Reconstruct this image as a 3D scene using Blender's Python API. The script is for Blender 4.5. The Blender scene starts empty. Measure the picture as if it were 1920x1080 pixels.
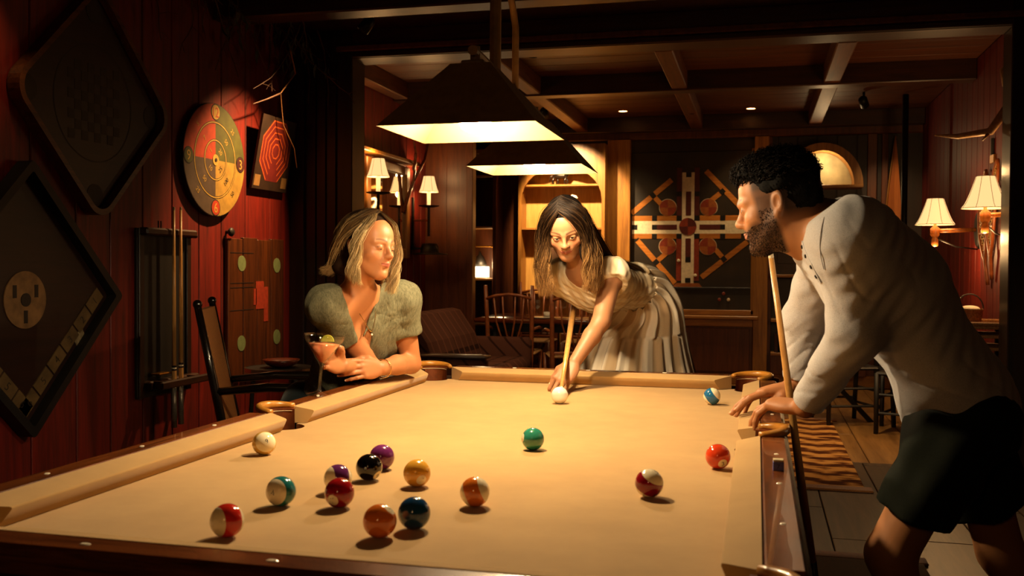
import bpy, bmesh, math, random
import numpy as np
from mathutils import Vector, Matrix, Euler

scene = bpy.context.scene
COL = scene.collection
PI = math.pi

# ------------------------------------------------------------------ camera
cam_d = bpy.data.cameras.new('camera')
cam = bpy.data.objects.new('camera', cam_d); COL.objects.link(cam)
def cam_matrix(loc, yaw, pitch, roll):
    yaw, pitch, roll = map(math.radians, (yaw, pitch, roll))
    f = Vector((-math.sin(yaw)*math.cos(pitch), math.cos(yaw)*math.cos(pitch), -math.sin(pitch)))
    r = Vector((math.cos(yaw), math.sin(yaw), 0)); u = r.cross(f)
    rr = math.cos(roll)*r + math.sin(roll)*u; uu = -math.sin(roll)*r + math.cos(roll)*u
    return Matrix(((rr.x, uu.x, -f.x, loc[0]), (rr.y, uu.y, -f.y, loc[1]), (rr.z, uu.z, -f.z, loc[2]), (0, 0, 0, 1)))
cam.matrix_world = cam_matrix((1.256, -1.312, 1.252), 14.188, 1.265, 0.353)
cam_d.sensor_width = 36.0
cam_d.lens = 1819.0/1920.0*36.0
cam_d.clip_start = 0.05
cam_d.dof.use_dof = True
cam_d.dof.focus_distance = 3.5
cam_d.dof.aperture_fstop = 6.3
scene.camera = cam

# ------------------------------------------------------------------ world, exposure
w = bpy.data.worlds.new('world'); scene.world = w; w.use_nodes = True
w.node_tree.nodes['Background'].inputs[0].default_value = (0.9, 0.6, 0.35, 1)
w.node_tree.nodes['Background'].inputs[1].default_value = 0.004
scene.view_settings.view_transform = 'Standard'
scene.view_settings.look = 'None'
scene.view_settings.gamma = 1.0
scene.view_settings.use_curve_mapping = False
scene.view_settings.exposure = 0.12
WARM = (1.0, 0.66, 0.32)
WARM2 = (1.0, 0.56, 0.22)
scene.cycles.max_bounces = 7; scene.cycles.diffuse_bounces = 4; scene.cycles.glossy_bounces = 3; scene.cycles.transmission_bounces = 7
scene.cycles.caustics_reflective = False; scene.cycles.caustics_refractive = False

# ------------------------------------------------------------------ node materials
MATS = {}
def srgb(h):
    if isinstance(h, str):
        c = [int(h[i:i+2], 16)/255 for i in (0, 2, 4)]
        return tuple((x/12.92 if x <= .04045 else ((x+.055)/1.055)**2.4) for x in c)
    return h
class NT:
    def __init__(s, name):
        s.m = bpy.data.materials.new(name); s.m.use_nodes = True
        s.t = s.m.node_tree; s.b = s.t.nodes['Principled BSDF']; s.out = s.t.nodes['Material Output']
    def n(s, typ, **kw):
        nd = s.t.nodes.new('ShaderNode'+typ)
        for k, v in kw.items(): setattr(nd, k, v)
        return nd
    def l(s, a, b): s.t.links.new(a, b)
    def val(s, node, **kw):
        for k, v in kw.items():
            k = k.replace('_', ' ')
            node.inputs[k].default_value = v
        return node
    def ramp(s, fac, stops, interp='LINEAR'):
        r = s.n('ValToRGB'); r.color_ramp.interpolation = interp
        e = r.color_ramp.elements
        while len(e) < len(stops): e.new(.5)
        for el, (p, c) in zip(e, stops):
            el.position = p; c = srgb(c); el.color = (*c, 1)
        if fac is not None: s.l(fac, r.inputs[0])
        return r.outputs[0]
    def math(s, op, a, b=None, clamp=False):
        m = s.n('Math', operation=op, use_clamp=clamp)
        for i, v in enumerate((a, b)):
            if v is None: continue
            if isinstance(v, (int, float)): m.inputs[i].default_value = v
            else: s.l(v, m.inputs[i])
        return m.outputs[0]
    def mix(s, fac, a, b, typ='MIX'):
        m = s.n('Mix', data_type='RGBA', blend_type=typ)
        for i, v in ((0, fac), (6, a), (7, b)):
            if isinstance(v, (int, float)): m.inputs[i].default_value = v
            elif isinstance(v, (tuple, str, list)): m.inputs[i].default_value = (*srgb(v)[:3], 1)
            else: s.l(v, m.inputs[i])
        return m.outputs[2]
    def coord(s, kind='Object', scale=(1, 1, 1), rot=(0, 0, 0), loc=(0, 0, 0)):
        tc = s.n('TexCoord'); mp = s.n('Mapping'); s.l(tc.outputs[kind], mp.inputs[0])
        mp.inputs['Scale'].default_value = scale; mp.inputs['Rotation'].default_value = rot; mp.inputs['Location'].default_value = loc
        return mp.outputs[0]
    def noise(s, vec, scale=5, detail=4, rough=.5, dist=0):
        n = s.n('TexNoise'); n.inputs['Scale'].default_value = scale; n.inputs['Detail'].default_value = detail
        n.inputs['Roughness'].default_value = rough; n.inputs['Distortion'].default_value = dist
        if vec is not None: s.l(vec, n.inputs['Vector'])
        return n.outputs['Fac']
    def bump(s, h, strength=.2, dist=.002):
        b = s.n('Bump'); b.inputs['Strength'].default_value = strength; b.inputs['Distance'].default_value = dist
        s.l(h, b.inputs['Height']); s.l(b.outputs[0], s.b.inputs['Normal'])
    def col(s, c):
        if isinstance(c, (tuple, str, list)): s.b.inputs['Base Color'].default_value = (*srgb(c)[:3], 1)
        else: s.l(c, s.b.inputs['Base Color'])
    def done(s, rough=.5, metal=0, spec=.5, coat=0, key=None):
        s.b.inputs['Roughness'].default_value = rough; s.b.inputs['Metallic'].default_value = metal
        s.b.inputs['Specular IOR Level'].default_value = spec
        s.b.inputs['Coat Weight'].default_value = coat
        return s.m

def plain(name, c, rough=.5, metal=0, spec=.5, coat=0, var=.12, scale=40, bump=0):
    t = NT(name); c = srgb(c)
    v = t.noise(t.coord('Object'), scale, 4)
    dk = tuple(x*(1-var) for x in c); lt = tuple(min(1, x*(1+var)) for x in c)
    t.col(t.ramp(v, [(.3, dk), (.7, lt)]))
    if bump: t.bump(v, bump, .003)
    return t.done(rough, metal, spec, coat)
def wood(name, dark, light, axis='Z', scale=1.0, rough=.45, bump=.12, spec=.5, coat=0, rnd=.25, grain=9):
    t = NT(name)
    sc = {'X': (.6, 9, 9), 'Y': (9, .6, 9), 'Z': (9, 9, .6)}[axis]
    sc = tuple(x*scale for x in sc)
    oi = t.n('ObjectInfo')
    vec = t.coord('Object', sc)
    add = t.n('VectorMath', operation='ADD'); t.l(vec, add.inputs[0])
    cmb = t.n('CombineXYZ')
    r100 = t.math('MULTIPLY', oi.outputs['Random'], 37.0)
    for i in range(3): t.l(r100, cmb.inputs[i])
    t.l(cmb.outputs[0], add.inputs[1])
    n1 = t.noise(add.outputs[0], grain*.35, 6, .6, .8)
    n2 = t.noise(add.outputs[0], grain*2.2, 3, .6)
    h = t.math('ADD', t.math('MULTIPLY', n1, .75), t.math('MULTIPLY', n2, .25))
    c = t.ramp(h, [(.32, dark), (.5, tuple((a+b)/2 for a, b in zip(srgb(dark), srgb(light)))), (.68, light)])
    k = t.math('ADD', t.math('MULTIPLY', oi.outputs['Random'], rnd), 1-rnd/2)
    hs = t.n('HueSaturation'); t.l(c, hs.inputs['Color']); t.l(k, hs.inputs['Value'])
    t.col(hs.outputs[0])
    t.bump(h, bump, .002)
    return t.done(rough, 0, spec, coat)
def emis(name, c, strength, base=None, rough=.5):
    t = NT(name); t.col(base or c)
    t.b.inputs['Emission Color'].default_value = (*srgb(c)[:3], 1)
    t.b.inputs['Emission Strength'].default_value = strength
    return t.done(rough)
def glass(name, c=(1, 1, 1), rough=.02, ior=1.45):
    t = NT(name); t.b.inputs['Roughness'].default_value = rough
    tr = t.n('BsdfTransparent'); tr.inputs[0].default_value = (.96*c[0], .97*c[1], .95*c[2], 1)
    gl = t.n('BsdfGlossy'); gl.inputs['Roughness'].default_value = rough
    lw = t.n('LayerWeight'); lw.inputs['Blend'].default_value = .35; mx = t.n('MixShader')
    fac = t.math('ADD', t.math('MULTIPLY', t.math('POWER', lw.outputs['Facing'], 2.5), .65), .09); t.l(fac, mx.inputs[0]); t.l(tr.outputs[0], mx.inputs[1]); t.l(gl.outputs[0], mx.inputs[2]); t.l(mx.outputs[0], t.out.inputs['Surface'])
    return t.m
def fabric(name, c1, c2, scale=600, rough=.9, bump=.25, sheen=.3):
    t = NT(name)
    vec = t.coord('Object')
    n = t.noise(vec, scale, 2, .6); n2 = t.noise(vec, scale*.03, 3)
    h = t.math('ADD', t.math('MULTIPLY', n, .7), t.math('MULTIPLY', n2, .3))
    t.col(t.ramp(h, [(.35, c1), (.65, c2)])); t.bump(n, bump, .001)
    t.b.inputs['Sheen Weight'].default_value = sheen
    return t.done(rough, spec=.2)

# ------------------------------------------------------------------ mesh builder
def vec3(p): return np.asarray(p, float)
def frame_from(d):
    d = vec3(d); d = d/np.linalg.norm(d)
    a = np.array([0, 0, 1.]) if abs(d[2]) < .9 else np.array([1., 0, 0])
    u = np.cross(a, d); u /= np.linalg.norm(u); v = np.cross(d, u)
    return u, v, d
class MB:
    def __init__(s): s.v = []; s.f = []; s.smooth = False
    def add(s, vs, fs):
        o = len(s.v); s.v.extend([tuple(map(float, p)) for p in vs]); s.f.extend([tuple(i+o for i in f) for f in fs]); return s
    def box(s, a, b, bev=0):
        (x0, y0, z0), (x1, y1, z1) = a, b
        x0, x1 = min(x0, x1), max(x0, x1); y0, y1 = min(y0, y1), max(y0, y1); z0, z1 = min(z0, z1), max(z0, z1)
        bev = min(bev, .49*min(x1-x0, y1-y0, z1-z0))
        if bev <= 0:
            vs = [(x, y, z) for z in (z0, z1) for y in (y0, y1) for x in (x0, x1)]
            return s.add(vs, [(0, 2, 3, 1), (4, 5, 7, 6), (0, 1, 5, 4), (2, 6, 7, 3), (0, 4, 6, 2), (1, 3, 7, 5)])
        vs = []; idx = {}
        lo = (x0, y0, z0); hi = (x1, y1, z1)
        for c in range(8):
            sg = [(c >> k) & 1 for k in range(3)]
            for ax in range(3):
                p = [(hi[k] if sg[k] else lo[k]) if k == ax else (hi[k]-bev if sg[k] else lo[k]+bev) for k in range(3)]
                idx[(c, ax)] = len(vs); vs.append(p)
        fs = []
        def quad(cs): return cs
        for ax in range(3):
            o1, o2 = [k for k in range(3) if k != ax]
            for sgn in (0, 1):
                cs = []
                for a_, b_ in ((0, 0), (1, 0), (1, 1), (0, 1)):
                    cs.append((sgn << ax) | (a_ << o1) | (b_ << o2))
                f = [idx[(c, ax)] for c in cs]
                if (sgn == 1) == (ax == 1): f = f[::-1]
                fs.append(tuple(f))
        for ax in range(3):
            o1, o2 = [k for k in range(3) if k != ax]
            for a_ in (0, 1):
                for b_ in (0, 1):
                    c0 = (a_ << o1) | (b_ << o2); c1 = c0 | (1 << ax)
                    f = [idx[(c0, o1)], idx[(c1, o1)], idx[(c1, o2)], idx[(c0, o2)]]
                    fs.append(tuple(f))
        for c in range(8): fs.append(tuple(idx[(c, k)] for k in range(3)))
        return s.add(vs, fs)
    def tube(s, pts, r, n=10, cap=True, sx=1.0):
        pts = [vec3(p) for p in pts]; m = len(pts)
        rs = r if hasattr(r, '__len__') else [r]*m
        T = []
        for i in range(m):
            t = pts[min(i+1, m-1)]-pts[max(i-1, 0)]; T.append(t/(np.linalg.norm(t)+1e-12))
        u, v, _ = frame_from(T[0]); vs = []
        for i in range(m):
            u = u-T[i]*np.dot(u, T[i]); u /= np.linalg.norm(u)+1e-12; v = np.cross(T[i], u)
            for k in range(n):
                a = 2*PI*k/n; vs.append(pts[i]+rs[i]*(math.cos(a)*u*sx+math.sin(a)*v))
        fs = []
        for i in range(m-1):
            for k in range(n):
                a, b = i*n+k, i*n+(k+1) % n
                fs.append((a, b, b+n, a+n))
        if cap:
            fs.append(tuple(range(n))[::-1]); fs.append(tuple(range((m-1)*n, m*n)))
        return s.add(vs, fs)
    def cyl(s, a, b, r, n=16, r2=None): return s.tube([a, b], [r, r if r2 is None else r2], n)
    def lathe(s, prof, c=(0, 0, 0), n=24, axis=(0, 0, 1), cap=True, a0=0, a1=2*PI):
        c = vec3(c); u, v, d = frame_from(axis); vs = []; full = abs(a1-a0-2*PI) < 1e-6
        k = n if full else n+1
        for (r, z) in prof:
            for i in range(k):
                a = a0+(a1-a0)*i/n; vs.append(c+d*z+r*(math.cos(a)*u+math.sin(a)*v))
        fs = []
        for j in range(len(prof)-1):
            for i in range(n):
                a, b = j*k+i, j*k+(i+1) % k
                fs.append((a, b, b+k, a+k))
        if cap and full:
            if prof[0][0] > 1e-6: fs.append(tuple(range(k))[::-1])
            if prof[-1][0] > 1e-6: fs.append(tuple(range((len(prof)-1)*k, len(prof)*k)))
        return s.add(vs, fs)
    def sphere(s, c, r, n=20, m=12):
        c = vec3(c); rr = r if hasattr(r, '__len__') else (r, r, r); vs = [c+np.array([0, 0, rr[2]])]; fs = []
        for j in range(1, m):
            t = PI*j/m
            for i in range(n):
                a = 2*PI*i/n; vs.append(c+np.array([rr[0]*math.sin(t)*math.cos(a), rr[1]*math.sin(t)*math.sin(a), rr[2]*math.cos(t)]))
        vs.append(c-np.array([0, 0, rr[2]]))
        for i in range(n): fs.append((0, 1+i, 1+(i+1) % n))
        for j in range(m-2):
            for i in range(n):
                a, b = 1+j*n+i, 1+j*n+(i+1) % n; fs.append((a, a+n, b+n, b))
        e = len(vs)-1; o = 1+(m-2)*n
        for i in range(n): fs.append((o+i, e, o+(i+1) % n))
        return s.add(vs, fs)
    def prism(s, poly, d0, d1, axes='XY'):
        """poly in two axes, extruded along the third between d0 and d1"""
        n = len(poly)
        def P(p, d):
            if axes == 'XY': return (p[0], p[1], d)
            if axes == 'XZ': return (p[0], d, p[1])
            return (d, p[0], p[1])
        vs = [P(p, d0) for p in poly]+[P(p, d1) for p in poly]
        fs = [tuple(range(n))[::-1], tuple(range(n, 2*n))]+[(i, (i+1) % n, (i+1) % n+n, i+n) for i in range(n)]
        return s.add(vs, fs)
    def obox(s, c, ax, half):
        """oriented box: centre, 3 axes, half sizes"""
        c = vec3(c); A = [vec3(a)/np.linalg.norm(a) for a in ax]
        vs = [c+sum(A[k]*half[k]*sg[k] for k in range(3)) for sg in [(x, y, z) for z in (-1, 1) for y in (-1, 1) for x in (-1, 1)]]
        return s.add(vs, [(0, 2, 3, 1), (4, 5, 7, 6), (0, 1, 5, 4), (2, 6, 7, 3), (0, 4, 6, 2), (1, 3, 7, 5)])
    def mesh(s, name, off=(0, 0, 0)):
        me = bpy.data.meshes.new(name)
        v = np.array(s.v)-np.array(off)
        me.from_pydata(v.tolist(), [], s.f); me.update()
        bm = bmesh.new(); bm.from_mesh(me); bmesh.ops.recalc_face_normals(bm, faces=bm.faces); bm.to_mesh(me); bm.free()
        return me
    def build(s, name, mat, parent=None, smooth=False, auto=None):
        o = obj_from(s.mesh(name, wloc(parent)), name, mat, parent)
        if smooth or auto: shade(o, auto)
        return o
def wloc(o):
    v = Vector((0, 0, 0))
    while o is not None: v = v+o.location; o = o.parent
    return v
def shade(o, angle=None):
    me = o.data
    me.polygons.foreach_set('use_smooth', [True]*len(me.polygons))
    if angle:
        bm = bmesh.new(); bm.from_mesh(me)
        for e in bm.edges:
            if len(e.link_faces) == 2 and e.calc_face_angle(0) > math.radians(angle): e.smooth = False
        bm.to_mesh(me); bm.free()
def obj_from(me, name, mat, parent=None):
    o = bpy.data.objects.new(name, me); COL.objects.link(o)
    if mat is not None: me.materials.append(mat)
    o.parent = parent
    return o
def tag(o, label=None, cat=None, group=None, kind=None):
    if label: o['label'] = label
    if cat: o['category'] = cat
    if group: o['group'] = group
    if kind: o['kind'] = kind
    return o
def thing(name, loc, label, cat, group=None):
    o = bpy.data.objects.new(name, None); COL.objects.link(o); o.location = loc; o.empty_display_size = .05
    return tag(o, label, cat, group)
def struct(o): o['kind'] = 'structure'; return o
def copy_tree(o, parent=None):
    c = o.copy(); COL.objects.link(c); c.parent = parent
    for ch in o.children: copy_tree(ch, c)
    return c
def spot(name, loc, to, power, angle, color=WARM, blend=.6, size=.03):
    d = bpy.data.lights.new(name, 'SPOT'); d.energy = power; d.color = color; d.spot_size = math.radians(angle); d.spot_blend = blend; d.shadow_soft_size = size
    o = bpy.data.objects.new(name, d); COL.objects.link(o); o.location = loc
    o.rotation_euler = (Vector(to)-Vector(loc)).to_track_quat('-Z', 'Y').to_euler(); return o
def point(name, loc, power, color=WARM, size=.03, parent=None):
    d = bpy.data.lights.new(name, 'POINT'); d.energy = power; d.color = color; d.shadow_soft_size = size
    o = bpy.data.objects.new(name, d); COL.objects.link(o); o.location = Vector(loc)-wloc(parent); o.parent = parent; return o
FONT_CACHE = {}
def text_mesh(txt, size=1.0):
    """flat lettering as vertices and faces (x right, y up), centred"""
    if txt in FONT_CACHE: v, f = FONT_CACHE[txt]
    else:
        cu = bpy.data.curves.new('lettering', 'FONT'); cu.body = txt; cu.align_x = 'CENTER'; cu.align_y = 'CENTER'; cu.resolution_u = 3
        ob = bpy.data.objects.new('lettering', cu); COL.objects.link(ob)
        dg = bpy.context.evaluated_depsgraph_get(); me = bpy.data.meshes.new_from_object(ob.evaluated_get(dg))
        v = np.array([tuple(q.co) for q in me.vertices]); f = [tuple(p.vertices) for p in me.polygons]
        bpy.data.objects.remove(ob); bpy.data.meshes.remove(me); bpy.data.curves.remove(cu)
        c = (v.max(0)+v.min(0))/2; v = v-c; v = v/max(1e-6, (v[:, 1].max()-v[:, 1].min()))
        FONT_CACHE[txt] = (v, f)
    return v*size, f
# ------------------------------------------------------------------ palette
M = MATS
M['red_wall'] = wood('red_painted_boards', '3e0a04', '761809', 'Z', .8, .5, .10, rnd=.12)
M['dark_wood'] = wood('dark_stained_wood', '120803', '2c1407', 'Z', 1, .42, rnd=.2)
M['dark_wood_x'] = wood('dark_stained_wood_x', '1c0d04', '45220c', 'X', 1, .42, rnd=.2)
M['dark_wood_y'] = wood('dark_stained_wood_y', '1c0d04', '45220c', 'Y', 1, .42, rnd=.2)
M['panel_wood'] = wood('brown_panel_wood', '3e1d0b', '6a3616', 'Z', .8, .42, rnd=.1)
M['oak'] = wood('honey_oak', '6a4016', 'ad7630', 'Z', .8, .4, rnd=.15)
M['oak_x'] = wood('honey_oak_x', '6a4016', 'ad7630', 'X', .8, .4, rnd=.15)
M['ceil'] = wood('ceiling_boards', '3a1c0a', '6b3814', 'X', .8, .5, rnd=.15)
M['beam'] = wood('ceiling_beam', '3f1f0b', '74401a', 'Y', .8, .5, rnd=.1)
M['floor'] = wood('worn_floor_planks', '2c1f15', '5a432d', 'Y', .6, .38, .2, rnd=.3)
M['floor_back'] = wood('honey_floor_planks', '6e4a24', 'a87c44', 'Y', .6, .36, .15, rnd=.3)
M['brass'] = plain('aged_brass', 'a8742c', .35, 1, var=.2)
M['black_iron'] = plain('black_iron', '120e0b', .45, .6, var=.3)
M['cream_paint'] = plain('cream_enamel', 'efe3c8', .5, var=.04)

# ------------------------------------------------------------------ room shell
XL = -2.1
b = MB().box((-2.6, -3.6, -.12), (4.4, 10.2, -.03))
floor = struct(b.build('floor', M['dark_wood_y']))
rnd = random.Random(4)
def planks(parent, x0, x1, y0, y1, wdt, mat, top=0.0, thick=.028, gap=.006):
    x = x0; k = 0
    while x < x1-.01:
        xe = min(x+wdt*(1+.12*(rnd.random()-.5)), x1)
        y = y0-rnd.random()*1.2
        while y < y1-.01:
            ye = min(y+1.7+rnd.random()*1.3, y1); ys = max(y, y0)
            if ye-ys > .05:
                dz = rnd.random()*.0015
                MB().box((x+gap/2, ys+gap/2, top-thick), (xe-gap/2, ye-gap/2, top-dz), .003).build('plank', mat, parent)
            y = ye
        x = xe
planks(floor, -2.1, 4.2, -2.6, 5.3, .34, M['floor'])
planks(floor, -2.1, 2.95, 5.3, 9.6, .34, M['floor_back'])

def board_wall(name, X, ys, z0, z1, side, mat, back):
    """vertical boards on a wall plane x = X, side = direction the boards face"""
    o = struct(MB().box((X-side*.12, ys[0], z0), (X-side*.021, ys[-1], z1)).build(name, back))
    for a, c in zip(ys[:-1], ys[1:]):
        MB().box((X-side*.022, a+.004, z0), (X, c-.004, z1), .004).build('board', mat, o)
    return o
ysL = [-2.6+.29*i for i in range(18)]+[2.607, 2.924, 3.193, 3.476, 3.759, 4.042, 4.302, 4.605, 4.938, 5.26]
wall_left = board_wall('wall_left', XL, ysL, 0, 2.96, 1, M['red_wall'], M['black_iron'])
wall_right = board_wall('wall_right', 4.2, [-2.6+.3*i for i in range(27)], 0, 2.96, -1, M['red_wall'], M['black_iron'])
wall_front = struct(MB().box((-2.2, -2.75, 0), (4.3, -2.6, 2.96)).build('wall_front', M['dark_wood']))
ceiling = struct(MB().box((-2.2, -2.7, 2.96), (4.3, 5.5, 3.05)).build('ceiling', M['dark_wood_y']))
for i in range(5):
    MB().box((-2.1, -2.0+i*1.55, 2.8), (4.2, -1.82+i*1.55, 2.96), .01).build('beam', M['dark_wood_x'], ceiling)

# the wide cased opening between the rooms
post1 = struct(MB().box((-2.1, 5.26, 0), (-1.614, 5.5, 2.96), .004).build('trim_1', M['dark_wood']))
MB().box((-1.72, 5.235, 0), (-1.60, 5.262, 2.83), .006).build('casing', M['dark_wood'], post1)
MB().box((-2.1, 5.235, 0), (-1.98, 5.262, 2.96), .006).build('casing', M['dark_wood'], post1)
for i in range(3):
    MB().box((-1.965+i*.08, 5.244, .12), (-1.893+i*.08, 5.262, 2.8), .004).build('board', M['dark_wood'], post1)
post2 = struct(MB().box((2.765, 5.26, 0), (4.2, 5.5, 2.96), .004).build('trim_2', M['dark_wood']))
MB().box((2.755, 5.235, 0), (2.87, 5.262, 2.83), .006).build('casing', M['dark_wood'], post2)
MB().box((2.90, 5.248, 0), (2.95, 5.262, 2.83), .006).build('casing', M['dark_wood'], post2)
head = struct(MB().box((-1.614, 5.26, 2.753), (2.765, 5.5, 2.96), .004).build('trim_3', M['dark_wood_x']))
MB().box((-1.73, 5.225, 2.80), (2.88, 5.262, 2.845), .008).build('moulding', M['beam'], head)
MB().box((-1.73, 5.238, 2.757), (2.88, 5.262, 2.795), .006).build('moulding', M['dark_wood_x'], head)

# back room shell
ysB = [5.5+.2*i for i in range(12)]+[7.85]
wall_back_left = board_wall('wall_back_left', -1.95, ysB, 0, 2.9, 1, M['red_wall'], M['black_iron'])
ysR = [5.5+.2*i for i in range(20)]+[9.5]
wall_back_right = board_wall('wall_back_right', 2.90, ysR, 0, 2.9, -1, M['red_wall'], M['black_iron'])
wall_back = struct(MB().box((-2.3, 9.5, 0), (3.05, 9.65, 2.95)).build('wall_back', M['dark_wood']))
MB().box((-1.5, 9.44, 2.66), (2.90, 9.5, 2.87), .01).build('frieze', M['panel_wood'], wall_back)
wall_side = struct(MB().box((-2.3, 7.85, 0), (-1.49, 8.05, 2.9), .004).build('wall_panel_side', M['panel_wood']))
for i in range(2):
    MB().box((-1.95+i*.222, 7.838, .14), (-1.729+i*.222, 7.852, 2.75), .002).build('panel', M['panel_wood'], wall_side)
MB().box((-1.52, 7.82, 0), (-1.455, 7.86, 2.8), .006).build('casing', M['panel_wood'], wall_side)
struct(MB().box((-1.95, 7.81, 0), (-1.49, 7.85, .14), .006).build('baseboard_back', M['dark_wood_x']))
ceil_b = struct(MB().box((-2.3, 5.5, 2.92), (3.05, 9.65, 3.02)).build('ceiling_back', M['ceil']))
for i in range(16):
    MB().box((-2.0, 5.5+i*.25, 2.90), (2.90, 5.745+i*.25, 2.921), .003).build('board', M['ceil'], ceil_b)
for X in (-1.87, -.65, .605, 1.82):
    MB().box((X-.065, 5.5, 2.75), (X+.065, 9.5, 2.90), .008).build('beam', M['beam'], ceil_b)
for Y in (7.02, 9.42):
    MB().box((-1.95, Y-.08, 2.735), (2.90, Y+.08, 2.905), .008).build('beam', M['dark_wood_x'], ceil_b)

# ------------------------------------------------------------------ pool table
W, L, ZB, ZR = 1.21, 2.42, .79, .84
def cloth_mat():
    t = NT('camel_table_cloth')
    v = t.coord('Object'); n = t.noise(v, 900, 2, .6); n2 = t.noise(v, 7, 4, .6); n3 = t.noise(v, 55, 3)
    c = t.ramp(n2, [(.3, 'b08c58'), (.7, 'bd9862')]); c = t.mix(t.math('MULTIPLY', n, .22), c, '8a6534')
    t.col(c); t.bump(n, .12, .0006); t.b.inputs['Sheen Weight'].default_value = .25
    return t.done(.95, spec=.12)
M['cloth'] = cloth_mat()
M['rail_wood'] = wood('polished_walnut_rail', '2a1006', '8a481c', 'Y', 2.2, .27, .08, coat=.25, rnd=.1)
M['rail_wood_x'] = wood('polished_walnut_rail_x', '34160a', '80441f', 'X', 2.2, .22, .08, coat=.35, rnd=.1)
M['leather'] = plain('tan_pocket_leather', 'b0762c', .3, 0, .5, .3, .25, 25, .1)
M['leather_in'] = plain('brown_pocket_leather', '6b3414', .5, 0, .4, 0, .3, 40, .15)
M['stitch'] = plain('pale_stitching', 'd8c49a', .7)
M['pearl'] = plain('pearl_inlay', 'f2e6cc', .18, 0, .6)
M['apron'] = wood('dark_table_body', '140a05', '2e170b', 'X', .9, .4)

table = thing('pool_table', (W/2, L/2, 0), 'large pool table with camel cloth, walnut rails and leather pockets', 'pool table')
# bed with notched pockets
CP = [(-.028, -.028), (W+.028, -.028), (W+.028, L+.028), (-.028, L+.028)]
RP, RS = .062, .058
SPX = .052
def bed_outline():
    e = .10; pts = []
    def arc(c, r, a0, a1, n=14):
        return [(c[0]+r*math.cos(a0+(a1-a0)*i/n), c[1]+r*math.sin(a0+(a1-a0)*i/n)) for i in range(n+1)]
    d = math.radians
    pts += arc(CP[0], RP, d(140), d(-50))
    pts += arc(CP[1], RP, d(230), d(40))
    pts += arc((W+SPX, L/2), RS, d(290), d(70))
    pts += arc(CP[2], RP, d(-40), d(-230))
    pts += arc(CP[3], RP, d(50), d(-140))
    pts += arc((-SPX, L/2), RS, d(110), d(-110))
    return pts
def bed_poly():
    # each notch bulges into the playing area
    pts = []
    def arc(c, r, a0, a1, n=14):
        for i in range(n+1):
            a = math.radians(a0+(a1-a0)*i/n); pts.append((c[0]+r*math.cos(a), c[1]+r*math.sin(a)))
    arc(CP[0], RP, 115, -25); arc(CP[1], RP, 205, 65)
    arc((W+SPX, L/2), RS, 260, 100)
    arc(CP[2], RP, 295, 155); arc(CP[3], RP, 25, -115)
    arc((-SPX, L/2), RS, 80, -80)
    return pts
bp = bed_poly()
bed = MB(); bed.prism(bp, ZB-.045, ZB); bed_o = bed.build('bed', M['cloth'], table)

def cushion(name, to_world, l0, l1, e0, e1):
    """along the rail from l0 to l1 at the nose; e0/e1 = how much longer the back edge is"""
    prof = [(.000, .0335), (.0006, .0365), (.003, .0385), (.057, .0500), (.057, .001), (.020, .001), (.010, .014)]
    vs = []; n = len(prof)
    ts = [0, 1]
    for t in ts:
        for u, z in prof:
            k = u/.057
            s_ = (l0-e0*k) if t == 0 else (l1+e1*k)
            x, y = to_world(s_, u); vs.append((x, y, ZB+z))
    fs = [tuple(range(n)), tuple(range(2*n-1, n-1, -1))]+[(i, (i+1) % n, (i+1) % n+n, i+n) for i in range(n)]
    return MB().add(vs, fs).build(name, M['cloth'], table, auto=40)
c_, s_ = .107, .085
lw = lambda s, u: (-u, s)
rw = lambda s, u: (W+u, s)
nw = lambda s, u: (s, -u)
fw = lambda s, u: (s, L+u)
for f in (lw, rw):
    cushion('cushion', f, c_, L/2-s_, .062, .018); cushion('cushion', f, L/2+s_, L-c_, .018, .062)
for f in (nw, fw):
    cushion('cushion', f, c_, W-c_, .062, .062)
# wooden rail caps
RO = .119
def rail(a, b_, mat, name='rail'):
    return MB().box(a, b_, .006).build(name, mat, table)
for X0, X1 in ((-RO, -.0572), (W+.0572, W+RO)):
    rail((X0, .052, ZR-.05), (X1, L/2-.078, ZR), M['rail_wood'])
    rail((X0, L/2+.078, ZR-.05), (X1, L-.052, ZR), M['rail_wood'])
for Y0, Y1 in ((-RO, -.0572), (L+.0572, L+RO)):
    rail((.052, Y0, ZR-.05), (W-.052, Y1, ZR), M['rail_wood_x'])
# apron boards below the rails, corner blocks
for X0, X1 in ((-.132, -.105), (W+.105, W+.132)):
    MB().box((X0, -.10, ZR-.22), (X1, L+.10, ZR-.045), .008).build('apron', M['apron'], table)
for Y0, Y1 in ((-.132, -.105), (L+.105, L+.132)):
    MB().box((-.10, Y0, ZR-.22), (W+.10, Y1, ZR-.045), .008).build('apron', M['apron'], table)
MB().box((-.09, -.09, ZB-.20), (W+.09, L+.09, ZB-.16)).build('frame', M['apron'], table)
def pedestal(x, y):
    m = MB(); pr = [(.11, 0), (.12, .02), (.12, .05), (.085, .07), (.075, .12), (.10, .22), (.105, .34), (.085, .46), (.075, .50), (.10, .52), (.11, .55), (.11, .60)]
    m.lathe(pr, (x, y, 0), 16); m.build('leg', M['apron'], table, auto=40)
for x in (.12, W-.12):
    for y in (.15, L-.15): pedestal(x, y)
# pearl sights
def sight(x, y, lx, ly):
    m = MB(); m.lathe([(0, .0012), (.7, .0012), (1, .0)], (0, 0, 0), 14)
    m.v = [(x+v[0]*lx, y+v[1]*ly, ZR+v[2]+.0002) for v in m.v]
    m.build('sight', M['pearl'], table)
for k in (1, 2, 3, 5, 6, 7):
    for x in (-.091, W+.091): sight(x, L*k/8, .0055, .0065)
for k in (1, 2, 3):
    for y in (-.091, L+.091): sight(W*k/4, y, .0095, .0055)
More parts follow.
